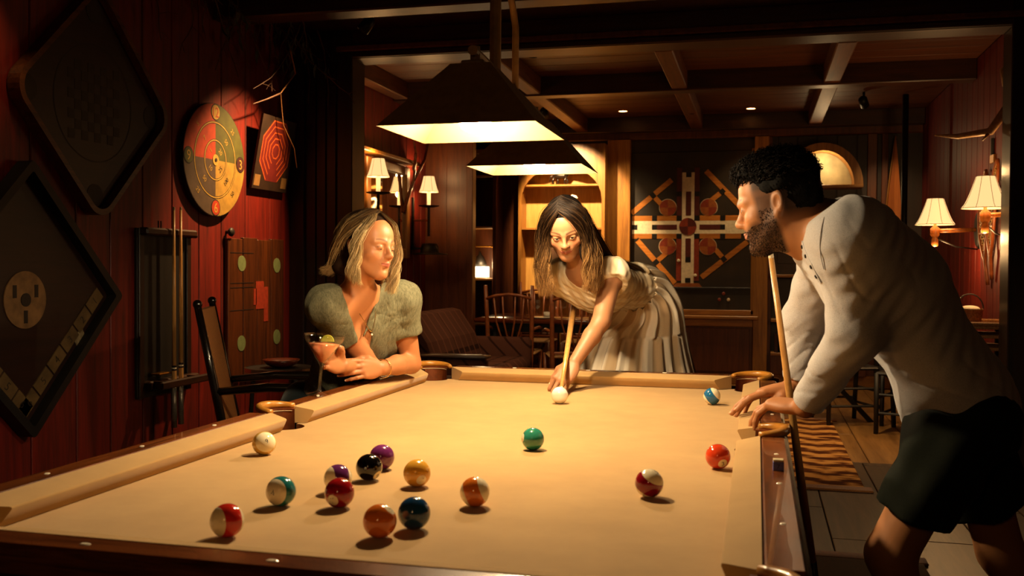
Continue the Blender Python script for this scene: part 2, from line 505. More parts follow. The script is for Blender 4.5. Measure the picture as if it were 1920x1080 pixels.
# pockets
def pocket(c, r, a0, a1, out):
    """a0..a1: arc (degrees) of the leather shield at the outer side"""
    m = MB(); n = 18; pts = []; rs = []
    for i in range(n+1):
        a = math.radians(a0+(a1-a0)*i/n); e = math.sin(PI*i/n)
        pts.append((c[0]+(r+.010)*math.cos(a), c[1]+(r+.010)*math.sin(a), ZR+.001+.006*e)); rs.append(.008+.0045*e)
    m.tube(pts, rs, 10, True)
    p = m.build('pocket_shield', M['leather'], table, smooth=True)
    m = MB(); prof = [(r+.004, ZR-.004), (r-.004, ZR-.006), (r-.002, ZB-.05), (r-.012, ZB-.13), (.0, ZB-.15), (.0, ZB-.155), (r-.006, ZB-.135), (r+.004, ZB-.05)]
    vs = []; nn = 20; aa0, aa1 = math.radians(a0), math.radians(a1)
    m.lathe([(q[0], q[1]) for q in prof], (c[0], c[1], 0), nn, a0=aa0+PI/2, a1=aa1+PI/2, cap=False)
    # lathe starts on its own frame, so the liner is made over the full turn below the bed
    m = MB()
    for (ra, za), (rb, zb) in zip(prof[:-1], prof[1:]):
        full = max(za, zb) < ZB-.04
        k = 28
        A0, A1 = (0, 2*PI) if full else (aa0-.15, aa1+.15)
        for i in range(k):
            q0 = A0+(A1-A0)*i/k; q1 = A0+(A1-A0)*(i+1)/k
            P = lambda rr, q, z: (c[0]+rr*math.cos(q), c[1]+rr*math.sin(q), z)
            m.add([P(ra, q0, za), P(ra, q1, za), P(rb, q1, zb), P(rb, q0, zb)], [(0, 1, 2, 3)])
    m.build('pocket_liner', M['leather_in'], p, smooth=False)
    m = MB(); m.tube([(c[0]+(r-.0045)*math.cos(aa0+(aa1-aa0)*i/24), c[1]+(r-.0045)*math.sin(aa0+(aa1-aa0)*i/24), ZR-.012) for i in range(25)], .0012, 5)
    m.build('stitching', M['stitch'], p)
for c, (a0, a1) in zip(CP, ((110, 340), (200, 430), (-70, 160), (20, 250))): pocket(c, RP, a0, a1, None)
pocket((-SPX, L/2), RS, 92, 268, None); pocket((W+SPX, L/2), RS, -88, 88, None)
# corner wood behind the shields
for (x, y), (sx, sy) in zip(CP, ((-1, -1), (1, -1), (1, 1), (-1, 1))):
    pts = []
    for i in range(9):
        a = math.radians(90*i/8); pts.append((x+sx*(.05+.052*math.cos(a)), y+sy*(.05+.052*math.sin(a))))
    pts += [(x+sx*.045, y+sy*.098), (x+sx*.062, y+sy*.062), (x+sx*.098, y+sy*.045)]
    MB().prism(pts, ZR-.055, ZR-.006).build('corner_block', M['rail_wood'], table)

# ------------------------------------------------------------------ balls
BR = .0286
def ball_mat(name, c, stripe):
    t = NT(name)
    tc = t.n('TexCoord'); nm = t.n('VectorMath', operation='NORMALIZE'); t.l(tc.outputs['Object'], nm.inputs[0])
    sp = t.n('SeparateXYZ'); t.l(nm.outputs[0], sp.inputs[0])
    ivory = 'efe0bd'
    if stripe:
        az = t.math('ABSOLUTE', sp.outputs[2]); f = t.math('LESS_THAN', az, .52)
        col = t.mix(f, ivory, c)
    else:
        f = t.math('GREATER_THAN', sp.outputs[2], .925); col = t.mix(f, c, ivory)
    t.col(col)
    return t.done(.09, 0, .5, .6)
BC = {1: 'e0a43a', 2: '173e62', 3: 'dc4420', 4: '702a66', 5: 'da6e22', 6: '2c7c64', 7: '981418', 8: '0c0a0a',
      9: 'dcb050', 10: '226492', 11: 'cc2c20', 12: '642a62', 13: 'dc7224', 14: '24706e', 15: '8c1220'}
cue_mat = plain('cue_ball_resin', 'f6eede', .1, 0, .5, .6, .02)
ink = plain('ball_number_ink', '14100c', .3)
# view basis used only to describe how each ball happens to lie
RV = Vector((math.cos(math.radians(14.2)), math.sin(math.radians(14.2)), 0)); UV_ = Vector((0, 0, 1)); TV = Vector((math.sin(math.radians(14.2)), -math.cos(math.radians(14.2)), 0))
def ball(num, x, y, d, label, roll=0):
    me = MB().sphere((0, 0, 0), BR, 40, 26).mesh('pool_ball')
    mt = cue_mat if num == 0 else ball_mat('ball_%d' % num, BC[num], num > 8)
    o = obj_from(me, 'pool_ball', mt); shade(o)
    o.location = (x, y, ZB+BR)
    n = (RV*d[0]+UV_*d[1]+TV*d[2]).normalized()
    q = n.to_track_quat('Z', 'Y'); o.rotation_mode = 'QUATERNION'; o.rotation_quaternion = q @ Euler((0, 0, roll)).to_quaternion()
    tag(o, label, 'pool ball', 'pool balls lying on the table')
    if num:
        v, f = text_mesh(str(num), .011 if num < 9 else .0105)
        for sg in ((1, -1) if num > 8 else (1,)):
            mb = MB(); pts = []
            for p in v:
                q_ = np.array([p[0], p[1]*sg, sg*math.sqrt(max(1e-9, BR**2-p[0]**2-p[1]**2))]); pts.append(q_*1.004)
            mb.add(pts, f); no = mb.build('number', ink, None); no.parent = o
    return o
ball(0, .613, 1.897, (0, 1, 0), 'plain white cue ball in front of the bridge hand')
ball(10, 1.112, 2.020, (.72, .62, .30), 'blue-striped ball near the far right corner pocket')
ball(6, .713, 1.060, (-.97, .15, .22), 'solid green ball in the middle of the table')
ball(3, 1.173, .957, (.22, -.42, .88), 'bright red-orange solid ball beside the right cushion', .3)
ball(15, 1.050, .637, (.38, .80, .30), 'maroon-striped ball with a slanting band on the right of the table')
ball(9, .097, .821, (.45, .35, .85), 'pale yellow-striped ball showing ivory near the left side pocket', .4)
ball(4, .436, .739, (-.3, .2, -.9), 'solid purple ball half behind the black ball')
ball(8, .451, .628, (.72, -.55, .45), 'solid black ball beside the purple one', .5)
ball(1, .570, .600, (.42, -.35, .83), 'solid yellow ball right of the black ball', -.6)
ball(13, .734, .471, (.88, .35, .10), 'orange-striped ball apart from the cluster, mid table')
ball(14, .375, .375, (-.42, .10, .90), 'teal-striped ball showing its ivory side and a number', .2)
ball(12, .433, .508, (-.85, .05, .50), 'purple-striped ball partly hidden behind the dark red ball')
ball(7, .488, .393, (-.30, -.32, .90), 'solid dark red ball with its number towards the camera', .2)
ball(11, .389, .156, (-.72, .02, .70), 'red-striped ball nearest the left end of the near rail', .1)
ball(5, .639, .222, (.60, .72, .10), 'solid orange ball touching distance from the dark blue ball', .2)
ball(2, .677, .288, (.2, .3, -.9), 'solid dark blue ball behind the orange ball')

# chalk on the right rail
ch = thing('chalk_cube', (1.302, .735, ZR), 'small blue cube of cue chalk on the right wooden rail', 'chalk')
m_blue = plain('chalk_wrapper', '6c72c0', .7, var=.2); m_top = plain('blue_chalk', '6a74a8', .95, var=.25, bump=.4)
a = math.radians(4)
MB().box((1.302-.011, .735-.011, ZR), (1.302+.011, .735+.011, ZR+.018), .001).build('wrapper', m_blue, ch)
t_ = MB(); t_.lathe([(.0, .019), (.006, .0195), (.0105, .0222), (.0107, .018)], (1.302, .735, ZR), 4); MB().box((1.302-.0105, .735-.0105, ZR+.018), (1.302+.0105, .735+.0105, ZR+.0225), .001).build('chalk_top', plain('worn_chalk_rim', 'c8b48a', .9), ch)
v, f = text_mesh('7', .008); mb = MB(); mb.add([(1.302+p[0], .735-.0113, ZR+.009+p[1]) for p in v], f); mb.build('mark', plain('chalk_print', '16183a', .6), ch)

# ------------------------------------------------------------------ billiard lamp
LY = (1.075, 2.02); LXS = (.552, .492); LX = .525; ZL = 1.592; HW, HL = .199, .175
lamp = thing('billiard_lamp', (.525, sum(LY)/2, ZL), 'double billiard lamp with two dark pyramid shades hanging over the table', 'lamp')
m_out = plain('dark_bronze_shade', '86653a', .6, .0, var=.15); m_in = plain('cream_shade_lining', '907a54', .7, var=.02)
m_bulb = emis('lit_bulb', (1.0, .74, .42), 960.0)
for LX, ly in zip(LXS, LY):
    tw, tl, zt = .052, .045, ZL+.170
    def ring(w_, l_, z): return [(LX-w_, ly-l_, z), (LX+w_, ly-l_, z), (LX+w_, ly+l_, z), (LX-w_, ly+l_, z)]
    quads = [(i, (i+1) % 4, (i+1) % 4+4, i+4) for i in range(4)]
    MB().add(ring(HW, HL, ZL)+ring(tw, tl, zt), quads+[(4, 5, 6, 7)]).build('shade', m_out, lamp)
    MB().add(ring(HW-.002, HL-.002, ZL+.0005)+ring(tw-.002, tl-.002, zt-.003), quads+[(4, 5, 6, 7)]).build('shade_lining', m_in, lamp)
    MB().box((LX-.030, ly-.028, zt), (LX+.030, ly+.028, zt+.012), .003).build('top_cap', m_out, lamp)
    MB().cyl((LX, ly, zt+.005), (LX, ly, zt+.05), .013, 12).build('stem', m_out, lamp)
    MB().cyl((LX, ly, ZL+.07), (LX, ly, zt), .02, 14).build('socket', M['cream_paint'], lamp)
    MB().lathe([(.018, ZL+.085), (.022, ZL+.075), (.040, ZL+.045), (.042, ZL+.036), (.0, ZL+.036)], (LX, ly, 0), 22).build('bulb_reflector', m_in, lamp, smooth=True)
    bm_ = MB(); bm_.lathe([(.0415, ZL+.036), (.041, ZL+.026), (.034, ZL+.012), (.018, ZL+.004), (0, ZL+.002)], (LX, ly, 0), 22); bm_.build('bulb', m_bulb, lamp, smooth=True)
zb_ = ZL+.170+.035
bx = lambda y: LXS[0]+(LXS[1]-LXS[0])*(y-LY[0])/(LY[1]-LY[0])
MB().tube([(bx(1.045), 1.045, zb_), (bx(2.16), 2.16, zb_)], .013, 10).build('bar', m_out, lamp)
MB().tube([(bx(1.33), 1.33, zb_), (bx(1.33), 1.33, 2.96)], .016, 10).build('hanging_rod', m_out, lamp)
MB().tube([(bx(1.64), 1.64, zb_), (bx(1.64), 1.64, zb_+.20), (bx(1.64)-.003, 1.62, zb_+.25), (bx(1.5)-.006, 1.50, zb_+.34), (bx(1.33), 1.33, zb_+.46)], .011, 8).build('brace', m_out, lamp, smooth=True)
# ------------------------------------------------------------------ things on the left wall
def WP(u, v, d=0.0): return (XL+d, u, v)          # wall plane: u along the wall, v up, d out of the wall
def wall_poly(name, poly, d0, d1, mat, parent):
    return MB().prism(poly, XL+d0, XL+d1, 'YZ').build(name, mat, parent)
def circ(cu, cv, r, n=40, a0=0, a1=360): return [(cu+r*math.cos(math.radians(a0+(a1-a0)*i/n)), cv+r*math.sin(math.radians(a0+(a1-a0)*i/n))) for i in range(n+(0 if a1-a0 == 360 else 1))]
def wall_ring(name, cu, cv, r, wd, d, mat, parent, n=56):
    mb = MB(); ins = circ(cu, cv, r-wd/2, n); out = circ(cu, cv, r+wd/2, n)
    mb.add([WP(*p, d) for p in ins]+[WP(*p, d) for p in out], [(i, (i+1) % n, (i+1) % n+n, i+n) for i in range(n)])
    return mb.build(name, mat, parent)
def wall_text(txt, u, v, size, ang, d, mat, parent, name='numeral'):
    vs, fs = text_mesh(txt, size); ca, sa = math.cos(ang), math.sin(ang)
    MB().add([WP(u+p[0]*ca-p[1]*sa, v+p[0]*sa+p[1]*ca, d) for p in vs], fs).build(name, mat, parent)
pn = lambda n, c, r=.55: plain(n, c, r, var=.22, scale=18)
m_dark = plain('blackened_wood', '0e0906', .55, var=.3)
gw_red, gw_green, gw_cream, gw_brown = pn('game_red', '9c3010'), pn('game_olive', '444416'), pn('game_ochre', '94742f'), pn('game_taupe', '46372a')
gw_yel, gw_blk, gw_mar = pn('game_yellow', 'a88638'), pn('game_black', '1c120a'), pn('game_maroon', '3c1410')

cu, cv, R0 = 4.165, 1.911, .355
wheel = thing('clock_target_board', WP(cu, cv, .02), 'round wooden target painted in four colours with clock numerals on red wall', 'game board')
MB().prism(circ(cu, cv, R0, 64), XL+.012, XL+.040, 'YZ').build('disc', m_dark, wheel)
for (a0, mt) in ((90, gw_red), (0, gw_green), (270, gw_cream), (180, gw_brown)):
    wall_poly('quadrant', [(cu, cv)]+circ(cu, cv, R0-.004, 20, a0, a0+90), .039, .0415, mt, wheel)
for r in (.665*R0, .35*R0):
    wall_ring('ring', cu, cv, r+.006, .0035, .0422, gw_blk, wheel); wall_ring('ring', cu, cv, r, .007, .0424, gw_yel, wheel); wall_ring('ring', cu, cv, r-.006, .0035, .0422, gw_blk, wheel)
MB().prism(circ(cu, cv, .035, 24), XL+.041, XL+.0445, 'YZ').build('hub', gw_yel, wheel)
MB().prism(circ(cu, cv, .012, 12), XL+.044, XL+.0475, 'YZ').build('hub_hole', gw_blk, wheel)
for txt, a, bg, fg in (('12', 90, gw_yel, gw_red), ('3', 0, gw_mar, gw_yel), ('6', 270, gw_red, gw_yel), ('9', 180, gw_green, gw_yel)):
    u, v = cu+.845*R0*math.cos(math.radians(a)), cv+.845*R0*math.sin(math.radians(a))
    MB().prism(circ(u, v, .052, 28), XL+.041, XL+.0432, 'YZ').build('roundel_rim', gw_blk, wheel)
    MB().prism(circ(u, v, .046, 28), XL+.042, XL+.0440, 'YZ').build('roundel', bg, wheel)
    wall_text(txt, u, v, .062, 0, .0446, fg, wheel)
for base, nums in ((45, ('20', '50', '25')), (135, ('1', '7', '5')), (225, ('10', '50', '25')), (315, ('25', '100', '50'))):
    for k, tx in zip((.22, .50, .80), nums):
        a = math.radians(base); u, v = cu+k*R0*math.cos(a), cv+k*R0*math.sin(a)
        wall_text(tx, u, v, .030, a-PI/2 if base < 180 else a+PI/2, .0428, gw_blk if base == 315 else gw_yel, wheel)

# leaning octagon maze board
maze = thing('maze_board', WP(4.87, 1.77, .02), 'small dark board with a red octagonal maze pattern, leaning on the wall', 'game board')
def MP(s, t, d=0.0): return (XL+.02+.085*t+d, 4.619+.49*s+.012*t, 1.774+.50*t+.0*s)
def maze_quad(name, s0, t0, s1, t1, d, mat): return MB().add([MP(s0, t0, d), MP(s1, t0, d), MP(s1, t1, d), MP(s0, t1, d)], [(0, 1, 2, 3)]).build(name, mat, maze)
mb = MB(); mb.add([MP(s, t, d) for d in (0, .018) for s, t in ((0, 0), (1, 0), (1, 1), (0, 1))], [(0, 3, 2, 1), (4, 5, 6, 7), (0, 1, 5, 4), (1, 2, 6, 5), (2, 3, 7, 6), (3, 0, 4, 7)])
mb.build('panel', plain('maze_panel', '241408', .55, var=.4, scale=12), maze)
m_line = pn('maze_orange', 'a8481a'); m_rd = pn('maze_dark_red', '5a1410')
def octo(r, d): return [MP(.5+r*math.cos(PI/8+i*PI/4)*.98, .54+r*math.sin(PI/8+i*PI/4)*.98, d) for i in range(8)]
MB().add(octo(.46, .0186), [tuple(range(8))]).build('octagon', m_rd, maze)
for r in (.455, .37, .285, .20, .115):
    a, b2 = octo(r, .0195), octo(r-.02, .0195); MB().add(a+b2, [(i, (i+1) % 8, (i+1) % 8+8, i+8) for i in range(8) if not (i == 5 and r > .12)]).build('maze_line', m_line, maze)
for s0 in ((.03, .04), (.8, .05)): maze_quad('corner_label', s0[0], s0[1], s0[0]+.16, s0[1]+.15, .0192, pn('maze_label', '7a5a30'))

# cue rack
rack = thing('cue_rack', WP(3.66, .5, 0), 'dark wooden wall rack holding two cues below the round target', 'cue rack')
MB().box(WP(3.396, .50, 0), WP(3.90, 1.455, .022), .004).build('back_panel', m_dark, rack)
for u in (3.396, 3.86): MB().box(WP(u, .50, .02), WP(u+.045, 1.455, .036), .004).build('stile', M['dark_wood'], rack)
MB().box(WP(3.40, 1.415, .02), WP(3.90, 1.458, .085), .01).build('top_bar', M['dark_wood_y'], rack)
MB().cyl(WP(3.88, 1.425, .05), WP(3.93, 1.425, .05), .014, 12).build('bar_knob', m_dark, rack)
MB().box(WP(3.44, .55, .02), WP(3.93, .595, .075), .008).build('shelf', M['dark_wood_y'], rack)
MB().box(WP(3.44, .55, .125), WP(3.93, .595, .15), .008).build('shelf_lip', M['dark_wood_y'], rack)
for u in (3.47, 3.52, 3.80): MB().box(WP(u, .55, .07), WP(u+.02, .595, .13)).build('divider', M['dark_wood_y'], rack)
for u in (3.55, 3.575): MB().cyl(WP(u, 1.45, .05), WP(u, 1.50, .05), .004, 8).build('peg', m_dark, rack)
MB().box(WP(3.5, .625, .03), WP(3.62, .634, .09), .002).build('plate', M['brass'], rack)
m_maple = wood('maple_cue_shaft', 'b07c40', 'd2a05c', 'Z', 2, .3, .04, coat=.3, rnd=.1)
m_butt = plain('dark_cue_butt', '1e1410', .25, 0, .5, .4, .3, 30)
m_ring = plain('white_cue_ring', 'e8dcc0', .3)
m_silver = plain('dull_silver_wrap', '8a8378', .4, .7, var=.25, scale=120)
def wall_cue(u, ztop, zbot, label):
    d = .098; c = thing('pool_cue', WP(u, zbot, d), label, 'pool cue', 'cues standing in the wall rack')
    zj = zbot+.36
    MB().tube([WP(u, ztop-.02, d), WP(u, zj, d)], [.0075, .0128], 12).build('shaft', m_maple, c, smooth=True)
    MB().tube([WP(u, ztop, d), WP(u, ztop-.02, d)], [.0065, .0075], 10).build('tip', m_ring, c)
    MB().tube([WP(u, zj, d), WP(u, zj-.03, d)], .0135, 12).build('collar', m_butt, c)
    MB().tube([WP(u, zj-.012, d), WP(u, zj-.02, d)], .0139, 12).build('collar_ring', m_ring, c)
    MB().tube([WP(u, zj-.03, d), WP(u, zj-.10, d)], [.0135, .014], 12).build('forearm', m_maple, c)
    MB().tube([WP(u, zj-.10, d), WP(u, zbot, d)], [.014, .0165], 12).build('wrap', m_silver, c, smooth=True)
wall_cue(3.628, 1.583, .31, 'pool cue on the left of the two in the wall rack')
wall_cue(3.697, 1.587, .32, 'pool cue on the right of the two in the wall rack')

# dark score panel with green spots
pan = thing('spotted_game_panel', WP(4.7, .51, 0), 'tall dark wooden game panel with pale green spots behind the woven chair', 'game board')
for k, u in enumerate((4.334, 4.53, 4.72, 4.91)):
    MB().box(WP(u, .51, .004), WP(u+.186, 1.425+.01*(k % 2), .03), .003).build('plank', wood('panel_plank_%d' % k, '241004', '5a2c0e', 'Z', 1, .4), pan)
m_gr = plain('pale_green_spot', '66744a', .6, var=.15)
for u, v in ((4.505, 1.262), (4.99, 1.25), (4.50, .73), (4.99, .74)): MB().prism(circ(u, v, .052, 24), XL+.029, XL+.0325, 'YZ').build('spot', m_gr, pan)
m_pr = plain('faded_red_patch', '8c2c14', .6, var=.2)
for (u0, v0, u1, v1) in ((4.69, .95, 4.80, 1.14), (4.66, .98, 4.70, 1.09), (4.80, .86, 4.86, 1.10)): MB().box(WP(u0, v0, .029), WP(u1, v1, .0325)).build('patch', m_pr, pan)
for v in (1.10, 1.13, 1.33, .95): MB().box(WP(4.36, v, .029), WP(4.66, v+.004, .0318)).build('score_line', gw_blk, pan)
pegk = thing('coat_knob', WP(4.36, 1.455, 0), 'small black knob on the red wall above the spotted panel', 'knob')
mb = MB(); mb.lathe([(.012, 0), (.012, .02), (.026, .028), (.03, .04), (.022, .05), (0, .053)], WP(4.36, 1.465, 0), 16, axis=(1, 0, 0)); mb.build('knob', m_dark, pegk, smooth=True)

# carrom style boards hung as diamonds
def diamond(cu_, cv_, h, rr, n=8):
    pts = []
    for k in range(4):
        a = k*90
        cx, cz = cu_+(h-rr*1.414)*math.cos(math.radians(a)), cv_+(h-rr*1.414)*math.sin(math.radians(a))
        for i in range(n+1):
            q = math.radians(a-45+90*i/n); pts.append((cx+rr*math.cos(q), cz+rr*math.sin(q)))
    return pts
def frame_ring(name, p_out, p_in, d0, d1, mat, parent):
    n = len(p_out); mb = MB()
    mb.add([WP(*p, d0) for p in p_out]+[WP(*p, d1) for p in p_out]+[WP(*p, d1) for p in p_in]+[WP(*p, d0) for p in p_in],
           [t for i in range(n) for j in [(i+1) % n] for t in ((i, j, j+n, i+n), (i+n, j+n, j+2*n, i+2*n), (i+2*n, j+2*n, j+3*n, i+3*n))])
    return mb.build(name, mat, parent)
bd = thing('carrom_board', WP(3.03, 2.08, 0), 'dark square carrom board with round corner pockets hung as a diamond, upper left', 'game board')
m_face = wood('carrom_face', '1c0e07', '30180c', 'Y', 1, .4)
MB().prism(diamond(3.03, 2.08, .60, .10), XL+.012, XL+.030, 'YZ').build('face', m_face, bd)
frame_ring('frame', diamond(3.03, 2.08, .625, .12), diamond(3.03, 2.08, .585, .10), .006, .075, wood('carrom_frame', '241006', '6a3c16', 'Y', 1, .35), bd)
for a in (0, 90, 180, 270):
    u, v = 3.03+.475*math.cos(math.radians(a)), 2.08+.475*math.sin(math.radians(a))
    MB().prism(circ(u, v, .062, 24), XL+.029, XL+.032, 'YZ').build('pocket', gw_blk, bd)
for i in range(8):
    for j in range(8):
        if (i+j) % 2 == 0: MB().box(WP(2.83+i*.05, 1.88+j*.05, .029), WP(2.88+i*.05, 1.93+j*.05, .0312)).build('square', gw_blk, bd)
wall_ring('ring', 3.03, 2.08, .30, .006, .0313, gw_blk, bd)
b2 = thing('spinner_board', WP(2.55, 1.09, 0), 'dark diamond-hung game board with a cream disc and numbered edge strips, lower left', 'game board')
MB().prism(diamond(2.53, 1.085, .60, .02, 2), XL+.012, XL+.03, 'YZ').build('face', wood('spinner_face', '170a06', '2c130b', 'Y', 1, .45), b2)
frame_ring('frame', diamond(2.53, 1.085, .655, .02, 2), diamond(2.53, 1.085, .60, .01, 2), .005, .085, m_dark, b2)
m_strip = plain('worn_number_strip', '5c4626', .6, var=.4, scale=14)
for (ax, az) in ((1, -1), (-1, -1)):
    p0 = np.array([2.53+ax*.56, 1.085]); p1 = np.array([2.53, 1.085+az*.56])
    dn = np.array([-ax*.707, -az*.707])
    for k in range(6):
        q0 = p0+(p1-p0)*(k+.04)/6; q1 = p0+(p1-p0)*(k+.96)/6
        MB().prism([tuple(q0), tuple(q1), tuple(q1+dn*.07), tuple(q0+dn*.07)], XL+.029, XL+.036, 'YZ').build('edge_strip', m_strip, b2)
        q = (q0+q1)/2+dn*.035
        wall_text(str(k+1), q[0], q[1], .04, math.atan2(az, ax)+PI/2, .0368, gw_blk, b2)
MB().prism(circ(2.531, 1.082, .135, 36), XL+.029, XL+.036, 'YZ').build('spinner_disc', plain('worn_cream_disc', '7a5834', .6, var=.35, scale=16), b2)
MB().prism(circ(2.531, 1.082, .032, 16), XL+.035, XL+.040, 'YZ').build('spinner_hub', gw_blk, b2)
for a in (30, 150, 270): 
    u, v = 2.531+.08*math.cos(math.radians(a)), 1.082+.08*math.sin(math.radians(a)); MB().box(WP(u-.012, v-.03, .035), WP(u+.012, v+.03, .038)).build('slot', gw_blk, b2)
MB().prism([(2.86, .88), (2.92, .93), (2.97, .86), (2.91, .80)], XL+.029, XL+.034, 'YZ').build('pasted_label', plain('peeling_label', '7c6c50', .7, var=.4), b2)

# branches over the wall
br = thing('branch_garland', (XL+.15, 4.4, 2.94), 'tangle of dry leafy branches hanging from the ceiling along the red wall', 'branches')
m_twig = plain('dry_twig', '4a2c18', .7, var=.3); m_leaf = plain('dry_dark_leaf', '2a2a14', .7, var=.35)
rg = random.Random(11)
for i in range(46):
    u = 2.2+rg.random()*2.95; x = XL+.05+rg.random()*.3; z = 2.94
    n = 9; pts = [(x, u, z)]; du = rg.uniform(-.05, .07); dx = rg.uniform(-.015, .03)
    ln = rg.uniform(.25, .62) if u > 3.5 else rg.uniform(.12, .35)
    for k in range(n):
        du += rg.uniform(-.03, .03); dx += rg.uniform(-.015, .012)
        p = pts[-1]; pts.append((max(XL+.03, p[0]+dx), min(5.2, p[1]+du*ln*1.2), p[2]-ln/n*rg.uniform(.7, 1.2)))
    MB().tube(pts, [.0055*(1-.75*k/n)+.001 for k in range(n+1)], 5).build('twig', m_twig, br)
    for k in range(2, n, 2):
        p = np.array(pts[k]); q = p+np.array([rg.uniform(-.02, .06), rg.uniform(-.1, .12), rg.uniform(-.12, .02)]); q[0] = max(q[0], XL+.025)
        MB().tube([p, (p+q)/2+np.array([0, 0, .01]), q], [.0025, .0018, .001], 4).build('twig', m_twig, br)
    if rg.random() < .55:
        for k in range(3):
            p = np.array(pts[rg.randint(0, 5)])+np.array([rg.uniform(0, .05), rg.uniform(-.05, .05), -.02])
            ax = np.array([rg.uniform(-.3, .6), rg.uniform(-.6, .6), -1.]); ax /= np.linalg.norm(ax); sd = np.cross(ax, [1, .2, .1]); sd /= np.linalg.norm(sd); nr = np.cross(ax, sd)
            ll = rg.uniform(.06, .12); ww = ll*.28
            pr = [(0, 0), (.25, .8), (.5, 1), (.75, .7), (1, 0), (.75, -.7), (.5, -1), (.25, -.8)]
            mb = MB(); mb.add([p+ax*ll*a_+sd*ww*b_+nr*.008*abs(b_) for a_, b_ in pr]+[p+ax*ll*a_+sd*ww*b_+nr*(.008*abs(b_)-.0012) for a_, b_ in pr], [tuple(range(8)), tuple(range(15, 7, -1))]+[(i_, (i_+1) % 8, (i_+1) % 8+8, i_+8) for i_ in range(8)])
            mb.v = [(max(q_[0], XL+.012), q_[1], q_[2]) for q_ in mb.v]
            mb.build('leaf', m_leaf, br)
# the long pale twig crossing the maze board
MB().tube([(XL+.25, 4.75, 2.75), (XL+.24, 4.86, 2.58), (XL+.2, 4.72, 2.42), (XL+.17, 4.80, 2.30), (XL+.16, 4.84, 2.22), (XL+.16, 5.0, 2.08), (XL+.15, 5.06, 1.95)], [.005, .0045, .004, .004, .0035, .003, .002], 6).build('twig', plain('pale_twig', '9a6a3c', .7), br)
MB().tube([(XL+.2, 4.72, 2.42), (XL+.18, 4.58, 2.36), (XL+.16, 4.42, 2.30)], [.006, .005, .003], 6).build('twig', m_twig, br)

# ceiling spot lamps that pick out the wall
def ceiling_spot(loc, to, power, angle, label, color=WARM2, group='ceiling spotlights over the red wall', blend=1.0):
    t = thing('ceiling_spotlight', loc, label, 'spotlight', group)
    d = (Vector(to)-Vector(loc)).normalized(); l0 = Vector(loc)
    MB().cyl(l0+Vector((0, 0, .0)), l0+Vector((0, 0, .10)), .012, 10).build('stem', M['black_iron'], t)
    mb = MB(); mb.lathe([(.02, -.07), (.04, -.05), (.042, .04), (.038, .04), (.036, -.045), (0, -.05)], l0, 16, axis=d); mb.build('can', M['black_iron'], t, smooth=True)
    s = spot('spot_light', l0+d*.03, to, power, angle, color, blend, .03); s.location = d*.03; s.parent = t
ceiling_spot((-1.28, 4.72, 2.84), (-2.1, 4.45, 1.60), 400, 62, 'black can spotlight aimed at the round target')
ceiling_spot((-1.55, 2.3, 2.86), (-2.1, 2.30, 2.15), 16, 40, 'black can spotlight near the left edge of the picture')

# woven chair between the wall and the table
def woven_chair():
    c = thing('woven_armchair', (0, 0, 0), 'dark armchair with a woven tan back standing by the red wall', 'chair')
    m_fr = plain('black_lacquer', '140c08', .22, 0, .5, .4); 
    t = NT('woven_tan_seat'); v = t.coord('Object', (1, 1, 1)); wv = t.n('TexWave'); wv.inputs['Scale'].default_value = 28; wv.inputs['Distortion'].default_value = 1.5; t.l(v, wv.inputs[0])
    wv.bands_direction = 'DIAGONAL'
    t.col(t.ramp(wv.outputs['Fac'], [(.2, '5e3014'), (.7, 'c48242')])); t.bump(wv.outputs['Fac'], .5, .004); mw = t.done(.6)
    lean = lambda z: -.24-.20*max(0, z-.42)
    for y in (-.25, .25):
        MB().tube([(-.25, y, 0), (-.24, y, .42), (lean(.75), y, .75), (lean(1.06), y, 1.06)], [.018, .022, .02, .017], 10).build('rear_post', m_fr, c, smooth=True)
        MB().sphere((lean(1.06), y, 1.068), .022, 12, 8).build('finial', m_fr, c, smooth=True)
        MB().tube([(.26, y, 0), (.26, y, .66)], [.018, .02], 10).build('front_leg', m_fr, c, smooth=True)
        MB().tube([(lean(.66), y, .66), (-.05, y*1.05, .68), (.2, y*1.08, .67), (.33, y*1.08, .655)], [.018, .022, .024, .02], 8, sx=1).build('arm', m_fr, c, smooth=True)
        MB().tube([(-.25, y, .2), (.26, y, .2)], .011, 8).build('rung', m_fr, c)
    for x in (-.25, .26): MB().tube([(x, -.25, .26), (x, .25, .26)], .011, 8).build('rung', m_fr, c)
    mb = MB(); n = 10
    for i in range(n+1):
        z = .44+.60*i/n; x = lean(z)+.012
        for y in (-.23, .23): mb.v.append((x, y, z))
        for y in (.23, -.23): mb.v.append((x-.03, y, z))
    for i in range(n):
        for k in range(4): mb.f.append((4*i+k, 4*i+(k+1) % 4, 4*i+4+(k+1) % 4, 4*i+4+k))
    mb.f += [(0, 3, 2, 1), (4*n, 4*n+1, 4*n+2, 4*n+3)]
    mb.build('woven_back', mw, c)
    MB().box((-.25, -.24, .40), (.28, .24, .44), .015).build('seat', mw, c)
    return c
wc = woven_chair(); wc.location = (-1.02, 3.06, 0); wc.rotation_euler = (0, 0, math.radians(24))
